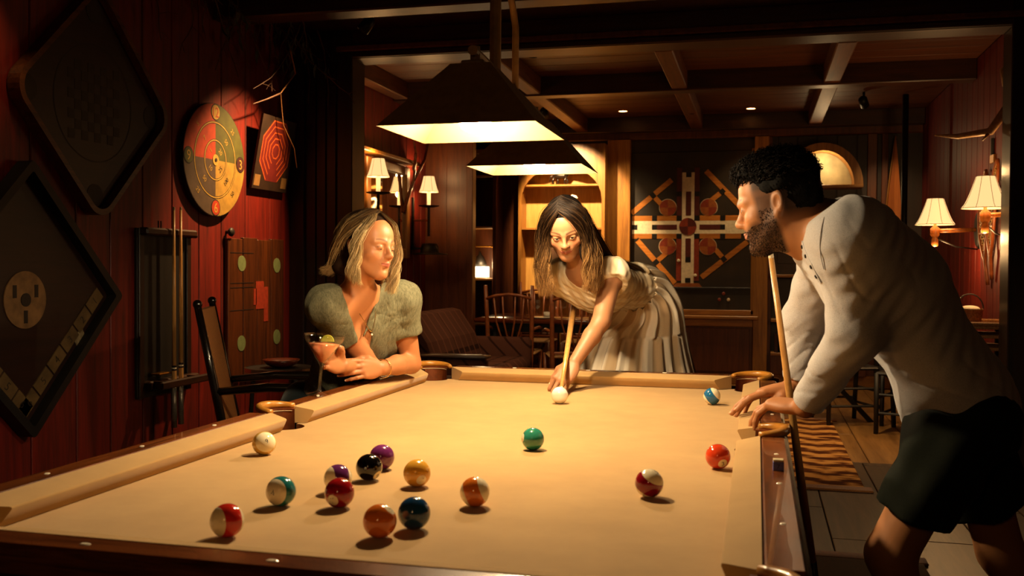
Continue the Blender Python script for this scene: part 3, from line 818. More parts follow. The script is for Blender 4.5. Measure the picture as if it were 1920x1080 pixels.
# small side table with a metal rim and a bowl
st = thing('side_table', (-1.60, 4.15, 0), 'small round side table with a shiny rim next to the woven chair', 'table')
MB().lathe([(0, .60), (.20, .60), (.21, .605), (.21, .62), (0, .62)], (-1.60, 4.15, 0), 28).build('top', m_dark, st)
mb = MB(); mb.lathe([(.208, .598), (.216, .598), (.216, .622), (.208, .622)], (-1.60, 4.15, 0), 28, cap=False); mb.build('rim', plain('polished_steel_rim', 'c8c0b0', .2, 1), st)
for a in (90, 210, 330):
    ca, sa = math.cos(math.radians(a)), math.sin(math.radians(a)); MB().tube([(-1.60+.16*ca, 4.15+.16*sa, .60), (-1.60+.20*ca, 4.15+.20*sa, 0)], .014, 8).build('leg', m_dark, st)
bw = thing('wooden_bowl', (-1.59, 4.14, .62), 'reddish wooden bowl on the small side table', 'bowl')
mb = MB(); mb.lathe([(0, .622), (.05, .622), (.09, .64), (.115, .67), (.108, .67), (.085, .648), (.045, .632), (0, .632)], (-1.59, 4.14, 0), 24); mb.build('bowl', wood('red_brown_bowl', '3a140a', '7a3014', 'X', 2, .3), bw, smooth=True)
# ------------------------------------------------------------------ back room: sofa, dining table, chairs
def plaid(name, a, b_, c):
    t = NT(name); v = t.coord('Object'); sp = t.n('SeparateXYZ'); t.l(v, sp.inputs[0])
    col = None
    def band(o, f, th): return t.math('GREATER_THAN', t.math('SINE', t.math('MULTIPLY', o, f)), th)
    s1 = t.math('ADD', sp.outputs[0], sp.outputs[2])
    col = t.mix(band(s1, 42, .86), a, b_); col = t.mix(band(sp.outputs[1], 42, .88), col, c)
    t.col(col); n = t.noise(v, 500, 2); t.bump(n, .3, .001); return t.done(.95, spec=.1)
m_plaid = plaid('brown_plaid_upholstery', '4a2c22', '2a1610', '5e3a2c')
sofa = thing('plaid_sofa', (-1.1, 6.4, 0), 'brown plaid sofa just beyond the opening, seen end on', 'sofa')
def rbox(a, b_, bev, name, mat, parent): return MB().box(a, b_, bev).build(name, mat, parent, auto=50)
rbox((-1.58, 5.62, .10), (-.68, 7.2, .30), .02, 'base', m_plaid, sofa)
for k, (y0, y1) in enumerate(((5.74, 6.40), (6.41, 7.06))):
    rbox((-1.42, y0, .29), (-.68, y1, .46), .045, 'seat_cushion', m_plaid, sofa)
    mb = MB(); prof = [(-1.30, .44), (-1.12, .45), (-1.20, .66), (-1.34, .86), (-1.42, .88), (-1.48, .82), (-1.42, .62)]
    mb.prism([(p[0], p[1]) for p in prof], y0, y1, 'XZ'); mb.build('back_cushion', m_plaid, sofa)
mb = MB(); mb.prism([(-1.66, .1), (-1.45, .1), (-1.45, .6), (-1.52, .80), (-1.66, .80)], 5.62, 7.2, 'XZ'); mb.build('back_frame', m_plaid, sofa)
rbox((-1.58, 7.06, .10), (-.70, 7.2, .62), .03, 'arm', m_plaid, sofa)
rbox((-1.58, 5.60, .10), (-.70, 5.74, .565), .03, 'arm', m_plaid, sofa)
rbox((-1.60, 5.585, .56), (-.685, 5.755, .585), .01, 'arm_rail', M['dark_wood_x'], sofa)
for x in (-1.55, -.74):
    for y in (5.66, 7.14): MB().cyl((x, y, 0), (x, y, .1), .02, 10).build('leg', m_dark, sofa)

m_tab = wood('glossy_dining_wood', '2a1006', '6a3014', 'X', .8, .16, .05, coat=.3)
dt = thing('dining_table', (-.55, 8.1, 0), 'long dark polished dining table set with glasses in the back room', 'table')
rbox((-1.36, 7.55, .715), (.35, 8.65, .76), .012, 'top', m_tab, dt)
MB().box((-1.25, 7.66, .63), (.24, 8.54, .715)).build('apron', m_dark, dt)
for x in (-1.2, .19):
    for y in (7.72, 8.48): MB().tube([(x, y, 0), (x, y, .66)], [.03, .04], 10).build('leg', m_dark, dt)

m_hick = plain('hickory_pole', '7a3e18', .45, 0, .5, .1, .3, 22, .15); m_seat = plain('woven_splint_seat', 'a07848', .7, var=.3, scale=60, bump=.4)
def hickory_chair(label, dark=False):
    mh = m_dark if dark else m_hick
    c = thing('hickory_chair', (0, 0, 0), label, 'chair', 'rustic chairs in the back room')
    for x in (-.2, .2):
        MB().tube([(x*.92, -.2, 0), (x, -.2, .45), (x*1.04, -.235, .8), (x*1.08, -.27, 1.08)], [.019, .021, .02, .017], 8).build('rear_post', mh, c, smooth=True)
        MB().tube([(x*1.1, .21, 0), (x*1.1, .21, .46)], [.018, .02], 8).build('front_leg', mh, c, smooth=True)
        for z in (.14, .27): MB().tube([(x, -.2, z), (x*1.1, .21, z)], .011, 6).build('rung', mh, c)
        MB().tube([(x*1.05, -.225, .68), (x*1.2, 0, .69), (x*1.22, .2, .66)], .014, 8).build('arm', mh, c, smooth=True) if not dark else None
    for y, z in ((-.2, .18), (.21, .16), (.21, .3)): MB().tube([(-.2, y, z), (.2, y, z)], .011, 6).build('rung', mh, c)
    MB().tube([(-.21, -.262, .96), (-.1, -.268, .99), (0, -.27, 1.0), (.1, -.268, .99), (.21, -.262, .96)], .014, 8).build('crest_rail', mh, c, smooth=True)
    MB().tube([(-.2, -.205, .49), (.2, -.205, .49)], .013, 8).build('lower_rail', mh, c)
    for pts in ([(-.14, -.265, .975), (-.12, -.245, .75), (-.07, -.22, .58), (0, -.205, .5)], [(.14, -.265, .975), (.12, -.245, .75), (.07, -.22, .58), (0, -.205, .5)],
                [(-.06, -.267, .99), (-.05, -.245, .75), (-.02, -.22, .6), (0, -.205, .52)], [(.06, -.267, .99), (.05, -.245, .75), (.02, -.22, .6), (0, -.205, .52)]):
        MB().tube(pts, .0085, 6).build('spindle', mh, c, smooth=True)
    MB().box((-.225, -.21, .445), (.235, .225, .47), .012).build('seat', m_dark if dark else m_seat, c)
    return c
hc = hickory_chair('rustic pole chair with curved spindles, nearest side of the dining table')
hc.location = (-.95, 7.49, 0); hc.rotation_euler = (0, 0, math.radians(4))
for loc, rz, lab in (((-.36, 7.30, 0), 18, 'rustic pole chair behind the bridge arm, turned to the dining table'),
                     ((-.50, 8.90, 0), 180, 'rustic pole chair on the far side of the dining table'),
                     ((-1.08, 8.90, 0), 180, 'rustic pole chair at the far left of the dining table')):
    c = copy_tree(hc); c.location = loc; c.rotation_euler = (0, 0, math.radians(rz)); c['label'] = lab
dc = hickory_chair('dark wooden chair behind the leaning man, left of the pair', True); dc.location = (1.95, 7.0, 0); dc.rotation_euler = (0, 0, math.radians(200))
for ch_ in list(dc.children):
    if ch_.name.startswith('arm'): bpy.data.objects.remove(ch_)
MB().obox((0, 0, .24), ((.7, .0, .72), (0, 1, 0), (-.72, 0, .7)), (.36, .012, .018)).build('cross_brace', m_dark, None).parent = dc
d2 = copy_tree(dc); d2.location = (2.42, 6.6, 0); d2.rotation_euler = (0, 0, math.radians(160)); d2['label'] = 'dark wooden chair behind the leaning man, right of the pair'

m_glass = glass('clear_glass'); m_white = plain('white_china', 'efe8da', .15, 0, .5, .3, .02)
def wine_glass(x, y, label):
    g = MB(); z = .76
    g.lathe([(0, 0), (.032, 0), (.033, .003), (.006, .008), (.004, .02), (.004, .075), (.012, .085), (.032, .105), (.037, .13), (.033, .175), (.0315, .175), (.0355, .13), (.030, .107), (.008, .088), (0, .086)], (x, y, z), 20)
    o = g.build('wine_glass', m_glass, None, smooth=True); tag(o, label, 'glass', 'glasses on the dining table')
wine_glass(-.80, 7.80, 'wine glass on the dining table seen through the chair spindles')
wine_glass(-.62, 7.72, 'wine glass on the dining table beside the white cup')
wine_glass(-.56, 7.88, 'wine glass standing behind the others on the dining table')
cp = MB(); cp.lathe([(0, .762), (.028, .762), (.045, .785), (.048, .815), (.044, .815), (.040, .787), (.025, .768), (0, .767)], (-.70, 7.86, 0), 20); tag(cp.build('china_cup', m_white, None, smooth=True), 'small white cup on the dining table', 'cup')
pl = MB(); pl.lathe([(0, .7605), (.07, .7605), (.12, .772), (.12, .776), (.068, .766), (0, .765)], (-.72, 7.70, 0), 28); tag(pl.build('dinner_plate', m_white, None, smooth=True), 'white plate at the edge of the dining table', 'plate')

# ------------------------------------------------------------------ rugs
def rug_mat(name, c1, c2, c3):
    t = NT(name); v = t.coord('Object'); sp = t.n('SeparateXYZ'); t.l(v, sp.inputs[0])
    n = t.noise(t.coord('Object', (1.2, 9, 1)), 3, 3, .5)
    y = t.math('ADD', t.math('MULTIPLY', sp.outputs[1], 26), t.math('MULTIPLY', n, 9))
    zig = t.math('PINGPONG', t.math('MULTIPLY', sp.outputs[0], 8), 1.0)
    s = t.math('SINE', t.math('ADD', y, t.math('MULTIPLY', zig, 2.2)))
    f = t.math('MULTIPLY', t.math('ADD', s, 1), .5)
    t.col(t.ramp(f, [(.35, c1), (.5, c2), (.75, c3)])); fz = t.noise(v, 400, 2); t.bump(fz, .4, .003)
    return t.done(.95, spec=.1)
rg1 = thing('flame_rug', (.8, 5.6, 0), 'brown and tan rug with a wavy flame pattern beyond the table', 'rug')
MB().box((-.6, 4.50, .0), (1.86, 7.0, .012), .004).build('field', rug_mat('flame_pattern', '4a240e', '8a5424', 'c08c4c'), rg1)
for x0, y0, x1, y1 in ((-.62, 4.40, 1.90, 4.50), (-.62, 7.0, 1.90, 7.1)): MB().box((x0, y0, 0), (x1, y1, .0125), .004).build('border', fabric('rug_border', '6e3c18', 'a06a34', 200), rg1)
rg2 = thing('dark_rug', (.6, 1.2, 0), 'dark brown rug lying under the pool table', 'rug')
MB().box((-1.0, -.9, 0), (1.95, 3.05, .012), .004).build('field', fabric('dark_rug_pile', '1c0e08', '3c2012', 60), rg2)
MB().box((-1.02, 3.05, 0), (1.97, 3.14, .0125), .004).build('border', fabric('dark_rug_border', '4a2814', '6a3c20', 60), rg2)

# ------------------------------------------------------------------ back wall joinery
YB = 9.5
def bp_(name, x0, x1, z0, z1, d0, d1, mat, parent, bev=.004): return MB().box((x0, YB-d1, z0), (x1, YB-d0, z1), bev).build(name, mat, parent)
# pilasters and panelling belong to the wall
for x0, x1 in ((-.37, -.115), (1.215, 1.365)):
    bp_('pilaster', x0, x1, 0, 2.66, 0, .10, M['oak'], wall_back)
bp_('pilaster', -1.56, -1.33, 0, 2.66, 0, .12, M['panel_wood'], wall_back)
for x0, x1 in ((1.36, 1.40), (2.36, 2.45), (2.5, 2.56)): bp_('stile', x0, x1, 0, 2.66, 0, .06, M['panel_wood'], wall_back)
for i in range(6): bp_('board', 1.46+i*.2, 1.65+i*.2, 1.3, 2.66, -.002, .012, M['dark_wood'], wall_back)
struct(MB().box((1.37, YB-.09, 0), (2.90, YB, .13), .008).build('baseboard_right', M['oak_x']))
struct(MB().box((-.37, YB-.13, 0), (1.37, YB-.1, .10), .008).build('baseboard_middle', M['oak_x']))

# arched display cabinet
cab = thing('arched_cabinet', (-.85, YB-.2, 0), 'honey oak display cabinet with a tall arched opening and lit shelves', 'cabinet')
ax0, ax1, azs, azt = -1.30, -.40, 2.0, 2.36
def arch_front():
    # front board with an arched hole, built as a strip between the outline and the arch
    inner = [(ax0, 0.55)]; n = 16
    for i in range(n+1):
        a = PI-PI*i/n; inner.append(((ax0+ax1)/2+(ax1-ax0)/2*math.cos(a), azs+(azt-azs)*math.sin(a)))
    inner.append((ax1, .55))
    outer = [(-1.335, .55)]
    for i in range(n+1):
        p = inner[1+i]; t = i/n
        outer.append((-1.335, azs+.6*min(1, t*4)) if t < .25 else ((-.365, azs+.6*min(1, (1-t)*4)) if t > .75 else (-1.335+.97*(t-.25)/.5, 2.6)))
    outer.append((-.365, .55))
    m = len(inner); mb = MB()
    for y in (YB-.30, YB-.275):
        mb.v += [(p[0], y, p[1]) for p in inner]+[(p[0], y, p[1]) for p in outer]
    for i in range(m-1):
        mb.f += [(i, i+1, m+i+1, m+i), (2*m+i, 3*m+i, 3*m+i+1, 2*m+i+1), (i, 2*m+i, 2*m+i+1, i+1)]
    return mb
arch_front().build('arched_front', M['oak'], cab)
bp_('back', -1.33, -.37, .1, 2.6, .0, .02, wood('pale_oak_back', 'a07430', 'd0a458', 'Z', .8, .45), cab, 0)
for x0, x1 in ((-1.335, -1.31), (-.39, -.365)): bp_('side', x0, x1, 0, 2.6, .02, .275, M['oak'], cab, 0)
for z in (2.165, 1.685, .97): bp_('shelf', -1.31, -.39, z-.022, z, .02, .27, M['oak_x'], cab, .003)
bp_('base', -1.335, -.365, 0, .56, .02, .30, M['oak'], cab)
for x0, x1 in ((-1.31, -.86), (-.84, -.39)):
    dr = bp_('door', x0, x1, .06, .52, .30, .315, M['panel_wood'], cab); MB().sphere((x1-.04 if x0 < -1 else x0+.04, YB-.325, .3), .012, 10, 6).build('knob', M['brass'], dr)
m_horse = plain('dark_bronze_figure', '2a2018', .3, .5, var=.3); m_sw = plain('white_porcelain', 'f2ecdc', .2, 0, .5, .3, .02)
def horse(x, label, mat):
    h = thing('horse_figurine', (x, YB-.16, 2.165), label, 'figurine', 'horse figurines on the top shelf'); y = YB-.16; z = 2.165
    mb = MB()
    mb.tube([(x-.075, y, z+.105), (x-.03, y, z+.10), (x+.03, y, z+.10), (x+.065, y, z+.115)], [.03, .034, .032, .03], 10)
    mb.tube([(x+.06, y, z+.11), (x+.10, y, z+.15), (x+.115, y, z+.185)], [.026, .02, .016], 8)
    mb.tube([(x+.105, y, z+.19), (x+.14, y, z+.165)], [.017, .010], 8)
    for dx, k in ((-.075, -.02), (-.055, .02), (.045, .03), (.06, -.02)):
        mb.tube([(x+dx, y+(.012 if k > 0 else -.012), z+.09), (x+dx+k, y+(.014 if k > 0 else -.014), z+.045), (x+dx+k*.4, y+(.014 if k > 0 else -.014), z)], [.016, .009, .009], 6)
    mb.build('body', mat, h, smooth=True)
    MB().tube([(x-.09, y, z+.11), (x-.12, y, z+.09), (x-.13, y, z+.04)], [.01, .012, .003], 6).build('tail', mat, h, smooth=True)
horse(-.88, 'dark horse figurine on the top shelf of the arched cabinet', m_horse)
sw = thing('swan_figurine', (-.77, YB-.15, 1.685), 'white swan figurine with a curved neck above the bending woman', 'figurine')
mb = MB(); mb.sphere((-.80, YB-.15, 1.76), (.10, .06, .072), 16, 10); mb.build('body', m_sw, sw, smooth=True)
MB().tube([(-.73, YB-.15, 1.80), (-.72, YB-.15, 1.90), (-.765, YB-.15, 1.97), (-.78, YB-.15, 2.01), (-.75, YB-.15, 2.04), (-.715, YB-.15, 2.03), (-.69, YB-.15, 2.015)], [.03, .022, .02, .02, .021, .018, .006], 10).build('neck', m_sw, sw, smooth=True)

# narrow bookshelf left of the cabinet
bs = thing('corner_bookshelf', (-1.72, YB-.3, 0), 'narrow open bookshelf with dark uprights left of the arched cabinet', 'bookshelf')
bp_('back', -1.96, -1.56, .1, 2.5, .0, .02, M['panel_wood'], bs, 0)
for x0, x1, mt in ((-1.98, -1.93, M['oak']), (-1.60, -1.555, M['panel_wood'])): bp_('upright', x0, x1, 0, 2.5, .02, .42, mt, bs)
for z in (2.27, 1.70, 1.12, .62, .15): bp_('shelf', -1.93, -1.60, z-.025, z, .02, .40, M['oak_x'], bs, .003)
bp_('top', -1.98, -1.555, 2.5, 2.55, .0, .44, M['oak_x'], bs)
rod = bp_('rod', -1.93, -1.60, 1.47, 1.484, .30, .314, M['brass'], bs, .002)
MB().sphere((-1.62, YB-.307, 1.477), .022, 12, 8).build('rod_knob', M['brass'], rod)
ln = thing('shelf_lamp', (-1.79, YB-.25, 1.12), 'small lamp with a dark dome and glowing cream shade on the narrow bookshelf', 'lamp')
m_glow = emis('glowing_cream_shade', (1.0, .78, .42), 5.0)
mb = MB(); mb.lathe([(.10, 1.13), (.105, 1.13), (.105, 1.25), (.10, 1.25)], (-1.79, YB-.25, 0), 24, cap=True); mb.build('shade', m_glow, ln, smooth=False)
mb = MB(); mb.lathe([(.0, 1.122), (.075, 1.122), (.075, 1.13), (0, 1.13)], (-1.79, YB-.25, 0), 20); mb.build('base', m_dark, ln)
mb = MB(); mb.lathe([(.075, 1.25), (.068, 1.31), (.045, 1.36), (.02, 1.385), (.008, 1.42), (0, 1.425)], (-1.79, YB-.25, 0), 20); mb.build('dome', m_dark, ln, smooth=True)
point('shelf_lamp_light', (-1.70, YB-.40, 1.27), 7, WARM, .05, ln)

# shelves right of the second pilaster
s2 = thing('open_shelves', (1.6, YB-.15, 0), 'dark open shelves behind the man with the cue', 'bookshelf')
bp_('back', 1.40, 2.36, .13, 1.3, .0, .012, M['dark_wood'], s2, 0)
for z in (1.185, .715, .36): bp_('shelf', 1.40, 2.36, z-.03, z, .012, .22, M['oak_x'], s2, .004)
bp_('plinth', 1.40, 2.36, .13, .33, .012, .20, M['panel_wood'], s2)
for k, x in enumerate((1.44, 1.49, 1.53, 1.60, 1.66)):
    hgt = .20+.03*((k*7) % 3); o = MB().box((x, YB-.19, .36), (x+.035, YB-.04, .36+hgt), .003).build('book', plain('book_cloth_%d' % k, ('3a1a10', '2a2a1a', '4a2a14', '1e1a20', '50301a')[k], .7), None)
    tag(o, ('dark red book, leftmost on the low shelf', 'olive book, second on the low shelf', 'tan brown book in the middle of the low shelf', 'black book, fourth on the low shelf', 'light brown book at the right end of the low shelf row')[k], 'book', 'books on the low shelf')

# big inlaid parcheesi style panel
gp = thing('inlaid_game_panel', (.55, YB-.05, .70), 'large dark wall panel inlaid with a cross, circles and diagonal bars', 'wall panel')
CX, CZ, K = .512, 1.702, .00586/2.25
def GX(px): return CX+(px-337)*K
def GZ(py): return CZ-(py-412)*K
m_pan = plain('dark_green_panel', '22180c', .45, var=.5, scale=5); m_or = wood('inlay_orange_wood', '8a4a16', 'c07a2c', 'X', 2, .4); m_wh = plain('inlay_ivory', 'cfc0a0', .45, var=.12)
m_mr = plain('inlay_maroon', '4a160e', .45, var=.2); m_rd2 = plain('inlay_brick', '7a2c14', .45, var=.2); m_bk = plain('inlay_black', '0e0b09', .4); m_br2 = plain('inlay_brown', '8a4a1c', .45, var=.2)
bp_('panel', GX(62), GX(606), GZ(775), 2.52, .0, .03, m_pan, gp)
for x0, x1 in ((62, 82), (596, 612)): bp_('frame_stile', GX(x0), GX(x1), GZ(778), 2.54, .03, .05, M['oak'], gp)
bp_('frame_rail', GX(62), GX(612), GZ(782), GZ(760), .03, .05, M['oak_x'], gp); bp_('frame_rail', GX(82), GX(596), GZ(676), GZ(666), .03, .045, m_dark, gp)
def inl(x0, y0, x1, y1, mat, d=.034, name='inlay'): return bp_(name, GX(x0), GX(x1), GZ(y1), GZ(y0), .029, d, mat, gp, 0)
inl(103, 388, 575, 442, m_wh); inl(312, 185, 363, 650, m_wh)
for x0, x1, mt in ((103, 125, m_bk), (187, 208, m_bk), (208, 292, m_mr), (385, 470, m_mr), (470, 490, m_bk)): inl(x0, 404, x1, 425, mt, .036)
for y0, y1 in ((366, 388), (442, 463)):
    inl(103, y0, 290, y1, m_or); inl(385, y0, 555, y1, m_or)
    for x in (187, 290, 365, 470): inl(x, y0, x+21, y1, m_bk, .036)
for y0, y1, mt in ((185, 205, m_bk), (265, 366, m_mr), (462, 540, m_mr), (540, 562, m_bk), (628, 648, m_bk)): inl(328, y0, 350, y1, mt, .036)
for x in (290, 363):
    inl(x, 165, x+21, 366, m_mr); inl(x, 463, x+21, 640, m_rd2)
    for y in (265, ): inl(x, y, x+21, y+20, m_bk, .036)
MB().prism([(GX(275), GZ(668)), (GX(400), GZ(668)), (GX(385), GZ(650)), (GX(290), GZ(650))], YB-.034, YB-.029, 'XZ').build('inlay', m_br2, gp)
def quart(px, py, r, d0, ms):
    for k in range(4):
        a = [math.radians(90*k+90*i/8) for i in range(9)]
        MB().prism([(GX(px), GZ(py))]+[(GX(px)+r*math.cos(q), GZ(py)+r*math.sin(q)) for q in a], YB-d0, YB-.029, 'XZ').build('inlay', ms[k % 2], gp)
quart(337, 412, 36*K, .040, (m_mr, m_rd2))
for px, py in ((253, 332), (422, 332), (253, 495), (420, 495)):
    quart(px, py, 35*K, .036, (m_br2, m_rd2))
    MB().prism(circ(GX(px), GZ(py), 37*K, 28), YB-.031, YB-.029, 'XZ').build('inlay', m_wh, gp)
def bar(x0, y0, x1, y1, wd, mat, d=.034):
    p, q = np.array([GX(x0), GZ(y0)]), np.array([GX(x1), GZ(y1)]); t = (q-p)/np.linalg.norm(q-p); n = np.array([-t[1], t[0]])*wd*K/2
    MB().prism([tuple(p+n), tuple(q+n), tuple(q-n), tuple(p-n)], YB-d, YB-.029, 'XZ').build('inlay', mat, gp)
for (a, c, s) in (((100, 355, 268, 215), (190, 280), (232, 325)), ((575, 355, 410, 180), (477, 267), (430, 305)), ((125, 470, 285, 652), (205, 562), (248, 525)), ((582, 475, 395, 625), (486, 548), (452, 508))):
    bar(*a, 22, m_or); bar(*c, *s, 20, m_or)
    t = np.array([a[2]-a[0], a[3]-a[1]], float); t /= np.linalg.norm(t)
    bar(c[0]-t[0]*10, c[1]-t[1]*10, c[0]+t[0]*10, c[1]+t[1]*10, 22, m_bk, .037); bar(a[0]-t[0]*6, a[1]-t[1]*6, a[0], a[1], 22, m_bk, .037)
for px, a0 in ((98, 90), (578, 270)): MB().prism([(GX(px)+.05*math.cos(math.radians(a0+180*i/12)), CZ+.10*math.sin(math.radians(a0+180*i/12))) for i in range(13)], YB-.033, YB-.029, 'XZ').build('inlay', m_rd2, gp)
for px, py, mt in ((300, 555, m_wh), (370, 617, m_wh), (507, 717, m_wh), (470, 717, m_rd2), (487, 692, m_rd2)):
    mb = MB(); mb.lathe([(.018, 0), (.018, .012), (.012, .016), (0, .017)], (GX(px), YB-.033, GZ(py)), 14, axis=(0, -1, 0)); mb.build('peg', mt, gp)
# window-seat style base under the panel
pc = thing('low_panel_cupboard', (.55, YB-.1, 0), 'honey oak cupboard with a sill below the inlaid panel', 'cupboard')
bp_('sill', -.12, GX(628), .70, .735, 0, .16, M['oak_x'], pc, .006); bp_('rail', -.11, 1.212, .62, .70, .02, .10, M['oak_x'], pc)
bp_('body', -.11, 1.21, .10, .62, .02, .085, M['panel_wood'], pc)
for x0, x1 in ((-.09, .42), (.46, 1.18)): bp_('door', x0, x1, .13, .60, .085, .10, M['panel_wood'], pc)
# ------------------------------------------------------------------ niche, pointed panel, right wall
ni = thing('lit_niche', (2.0, YB-.1, 2.11), 'small half-round lit niche with a ledge behind the mans shoulder', 'niche')
n = 18; cx, rz_, rx_ = 1.90, .44, .40
mb = MB(); pts_o = [(cx+rx_*math.cos(PI*i/n), 2.115+rz_*math.sin(PI*i/n)) for i in range(n+1)]; pts_i = [(cx+(rx_-.09)*math.cos(PI*i/n), 2.115+(rz_-.08)*math.sin(PI*i/n)) for i in range(n+1)]
for y in (YB-.26, YB-.02): mb.v += [(p[0], y, p[1]) for p in pts_o]+[(p[0], y, p[1]) for p in pts_i]
m1 = n+1
for i in range(n): mb.f += [(i, i+1, m1+i+1, m1+i), (m1+i, m1+i+1, 3*m1+i+1, 3*m1+i), (i, 2*m1+i, 2*m1+i+1, i+1)]
mb.build('arch', M['oak'], ni)
bp_('ledge', cx-rx_, cx+rx_, 2.085, 2.118, .0, .28, M['oak_x'], ni); MB().prism(pts_o, YB-.02, YB-.005, 'XZ').build('back', plain('pale_niche_back', 'b0a880', .7, var=.3, scale=6), ni)
point('niche_light', (cx+.02, YB-.22, 2.36), 5, WARM, .03, ni)
pw = thing('pawn_figurine', (1.86, YB-.15, 2.118), 'dark turned figurine standing in the lit niche', 'figurine')
mb = MB(); mb.lathe([(.05, 0), (.05, .02), (.03, .05), (.02, .13), (.03, .15), (.018, .16), (.03, .19), (.026, .22), (0, .24)], (1.86, YB-.15, 2.118), 16); mb.build('body', m_horse, pw, smooth=True)
# pointed canoe-shaped board
pb = thing('canoe_end_panel', (2.62, YB-.2, 1.0), 'tall pointed orange wood panel like a canoe bow by the corner', 'wall panel')
poly = []
for i in range(13): t = i/12; poly.append((2.50+.125*(t**1.8), 1.0+1.62*t))
poly2 = [(2.80-.10*(i/12)**3-.075*(i/12), 1.0+1.62*i/12) for i in range(13)]
poly2 = [(2.71-.085*(i/12)**2.2, 1.0+1.62*i/12) for i in range(13)]
MB().prism(poly+poly2[::-1], YB-.10, YB-.07, 'XZ').build('panel', wood('orange_canoe_wood', '8a4414', 'b8661e', 'Z', .8, .35), pb)
MB().tube([(p[0], YB-.105, p[1]) for p in poly], .008, 6).build('edge_strip', M['oak'], pb)
pole = thing('iron_pole', (2.58, 8.4, 0), 'black iron floor-to-ceiling pole near the right back corner', 'pole')
MB().cyl((2.58, 8.4, .02), (2.58, 8.4, 2.88), .028, 14).build('shaft', M['black_iron'], pole, smooth=True); MB().lathe([(.09, 0), (.09, .02), (.04, .04), (.03, .05)], (2.58, 8.4, 0), 18).build('base', M['black_iron'], pole)
point_light_fix = None

m_shade = None
def shade_mat():
    t = NT('lit_parchment_shade'); t.col('f0d8a8')
    t.b.inputs['Emission Color'].default_value = (1.0, .60, .24, 1); t.b.inputs['Emission Strength'].default_value = 1.15
    t.b.inputs['Transmission Weight'].default_value = 0
    return t.done(.8)
m_shade = shade_mat(); m_shade2 = m_shade; m_rib = plain('shade_piping', '5a3a1c', .7)
def bell_shade(c, r0, r1, h, parent, ribs=6):
    """c = centre of the bottom ring; r0 bottom, r1 top"""
    prof = [(r0+(r1-r0)*(t**.72), h*t) for t in [i/8 for i in range(9)]]
    mb = MB(); mb.lathe(prof, c, 28, cap=False); so = mb.build('lamp_shade', m_shade, parent, smooth=True)
    so.modifiers.new('thick', 'SOLIDIFY').thickness = .002
    u, v, _ = frame_from((0, 0, 1))
    for k in range(ribs):
        a = 2*PI*k/ribs+.2
        MB().tube([(c[0]+(r+.001)*math.cos(a), c[1]+(r+.001)*math.sin(a), c[2]+z) for r, z in prof], .0016, 4).build('rib', m_rib, so)
    for r, z in (prof[0], prof[-1]): MB().tube([(c[0]+r*math.cos(2*PI*i/28), c[1]+r*math.sin(2*PI*i/28), c[2]+z) for i in range(29)], .0022, 4).build('trim', m_rib, so)
    return so
m_candle = emis('lit_candle_sleeve', (1.0, .62, .26), .9, 'f0dcae')
m_bulb2 = emis('sconce_bulb', (1.0, .66, .30), 40)
def twig_sconce(x, y, z, label, power):
    """candle sconce with a branch frame; z = bottom of shade"""
    s = thing('candle_sconce', (-1.95, y, z-.3), label, 'wall lamp', 'candle sconces on the red wall of the back room')
    bell_shade((x, y, z), .095, .05, .15, s)
    MB().cyl((x, y, z-.13), (x, y, z+.01), .018, 12).build('candle_sleeve', m_candle, s)
    MB().sphere((x, y, z+.05), .02, 10, 8).build('bulb', m_bulb2, s, smooth=True)
    mb = MB(); mb.lathe([(0, -.145), (.05, -.145), (.095, -.135), (.10, -.128), (.05, -.132), (0, -.132)], (x, y, z), 20); mb.build('drip_pan', M['black_iron'], s)
    MB().tube([(x, y, z-.14), (x, y, z-.42)], .013, 8).build('branch', m_dark, s)
    MB().tube([(-1.945, y, z-.27), (x, y, z-.27)], .011, 8).build('branch', m_hick, s)
    MB().tube([(-1.94, y, z-.05), (-1.94, y, z-.55)], .015, 8).build('back_branch', m_dark, s)
    point('sconce_light', (x, y, z+.16), power*.45, WARM2, .03, s); point('sconce_light', (x, y, z-.02), power*.8, WARM2, .03, s)
# world positions from the photo, 0.17 m off the wall
twig_sconce(-1.78, 6.18, 1.985, 'candle sconce with cream shade nearest the dark post', 12)
twig_sconce(-1.78, 7.45, 1.955, 'candle sconce with cream shade beside the brown panelled wall', 12)
# mirror between the sconces
mi = thing('wall_mirror', (-1.94, 6.85, 1.45), 'wood framed mirror between the two candle sconces', 'mirror')
t = NT('mirror_glass'); t.col((.9, .85, .75)); mg = t.done(.03, 1)
MB().box((-1.945, 6.33, 1.40), (-1.93, 7.20, 2.10)).build('glass', mg, mi)
for a, c in (((-1.947, 6.25, 1.32), (-1.905, 6.34, 2.17)), ((-1.947, 7.19, 1.32), (-1.905, 7.28, 2.17)), ((-1.947, 6.34, 2.09), (-1.905, 7.19, 2.17)), ((-1.947, 6.34, 1.32), (-1.905, 7.19, 1.41))): MB().box(a, c, .008).build('frame_side', M['oak'], mi)
MB().box((-1.947, 6.0, 2.19), (-1.83, 7.35, 2.225), .006).build('cornice', M['oak'], mi)
at_ = thing('antler_branch', (-1.9, 7.3, 2.2), 'forked dark branch mounted above the mirror', 'branch')
for pts in ([(-1.93, 7.15, 1.75), (-1.86, 7.25, 2.05), (-1.82, 7.2, 2.3), (-1.8, 7.05, 2.45)], [(-1.86, 7.25, 2.05), (-1.8, 7.38, 2.25), (-1.78, 7.42, 2.42)], [(-1.85, 7.22, 2.15), (-1.8, 7.12, 2.2), (-1.78, 7.08, 2.28)]):
    MB().tube(pts, [.018, .015, .012, .006][:len(pts)], 7).build('fork', m_hick, at_, smooth=True)
sn = thing('wall_snowshoe', (-1.9, 6.05, 2.4), 'curved wooden hoop hung high on the red wall by the dark post', 'snowshoe')
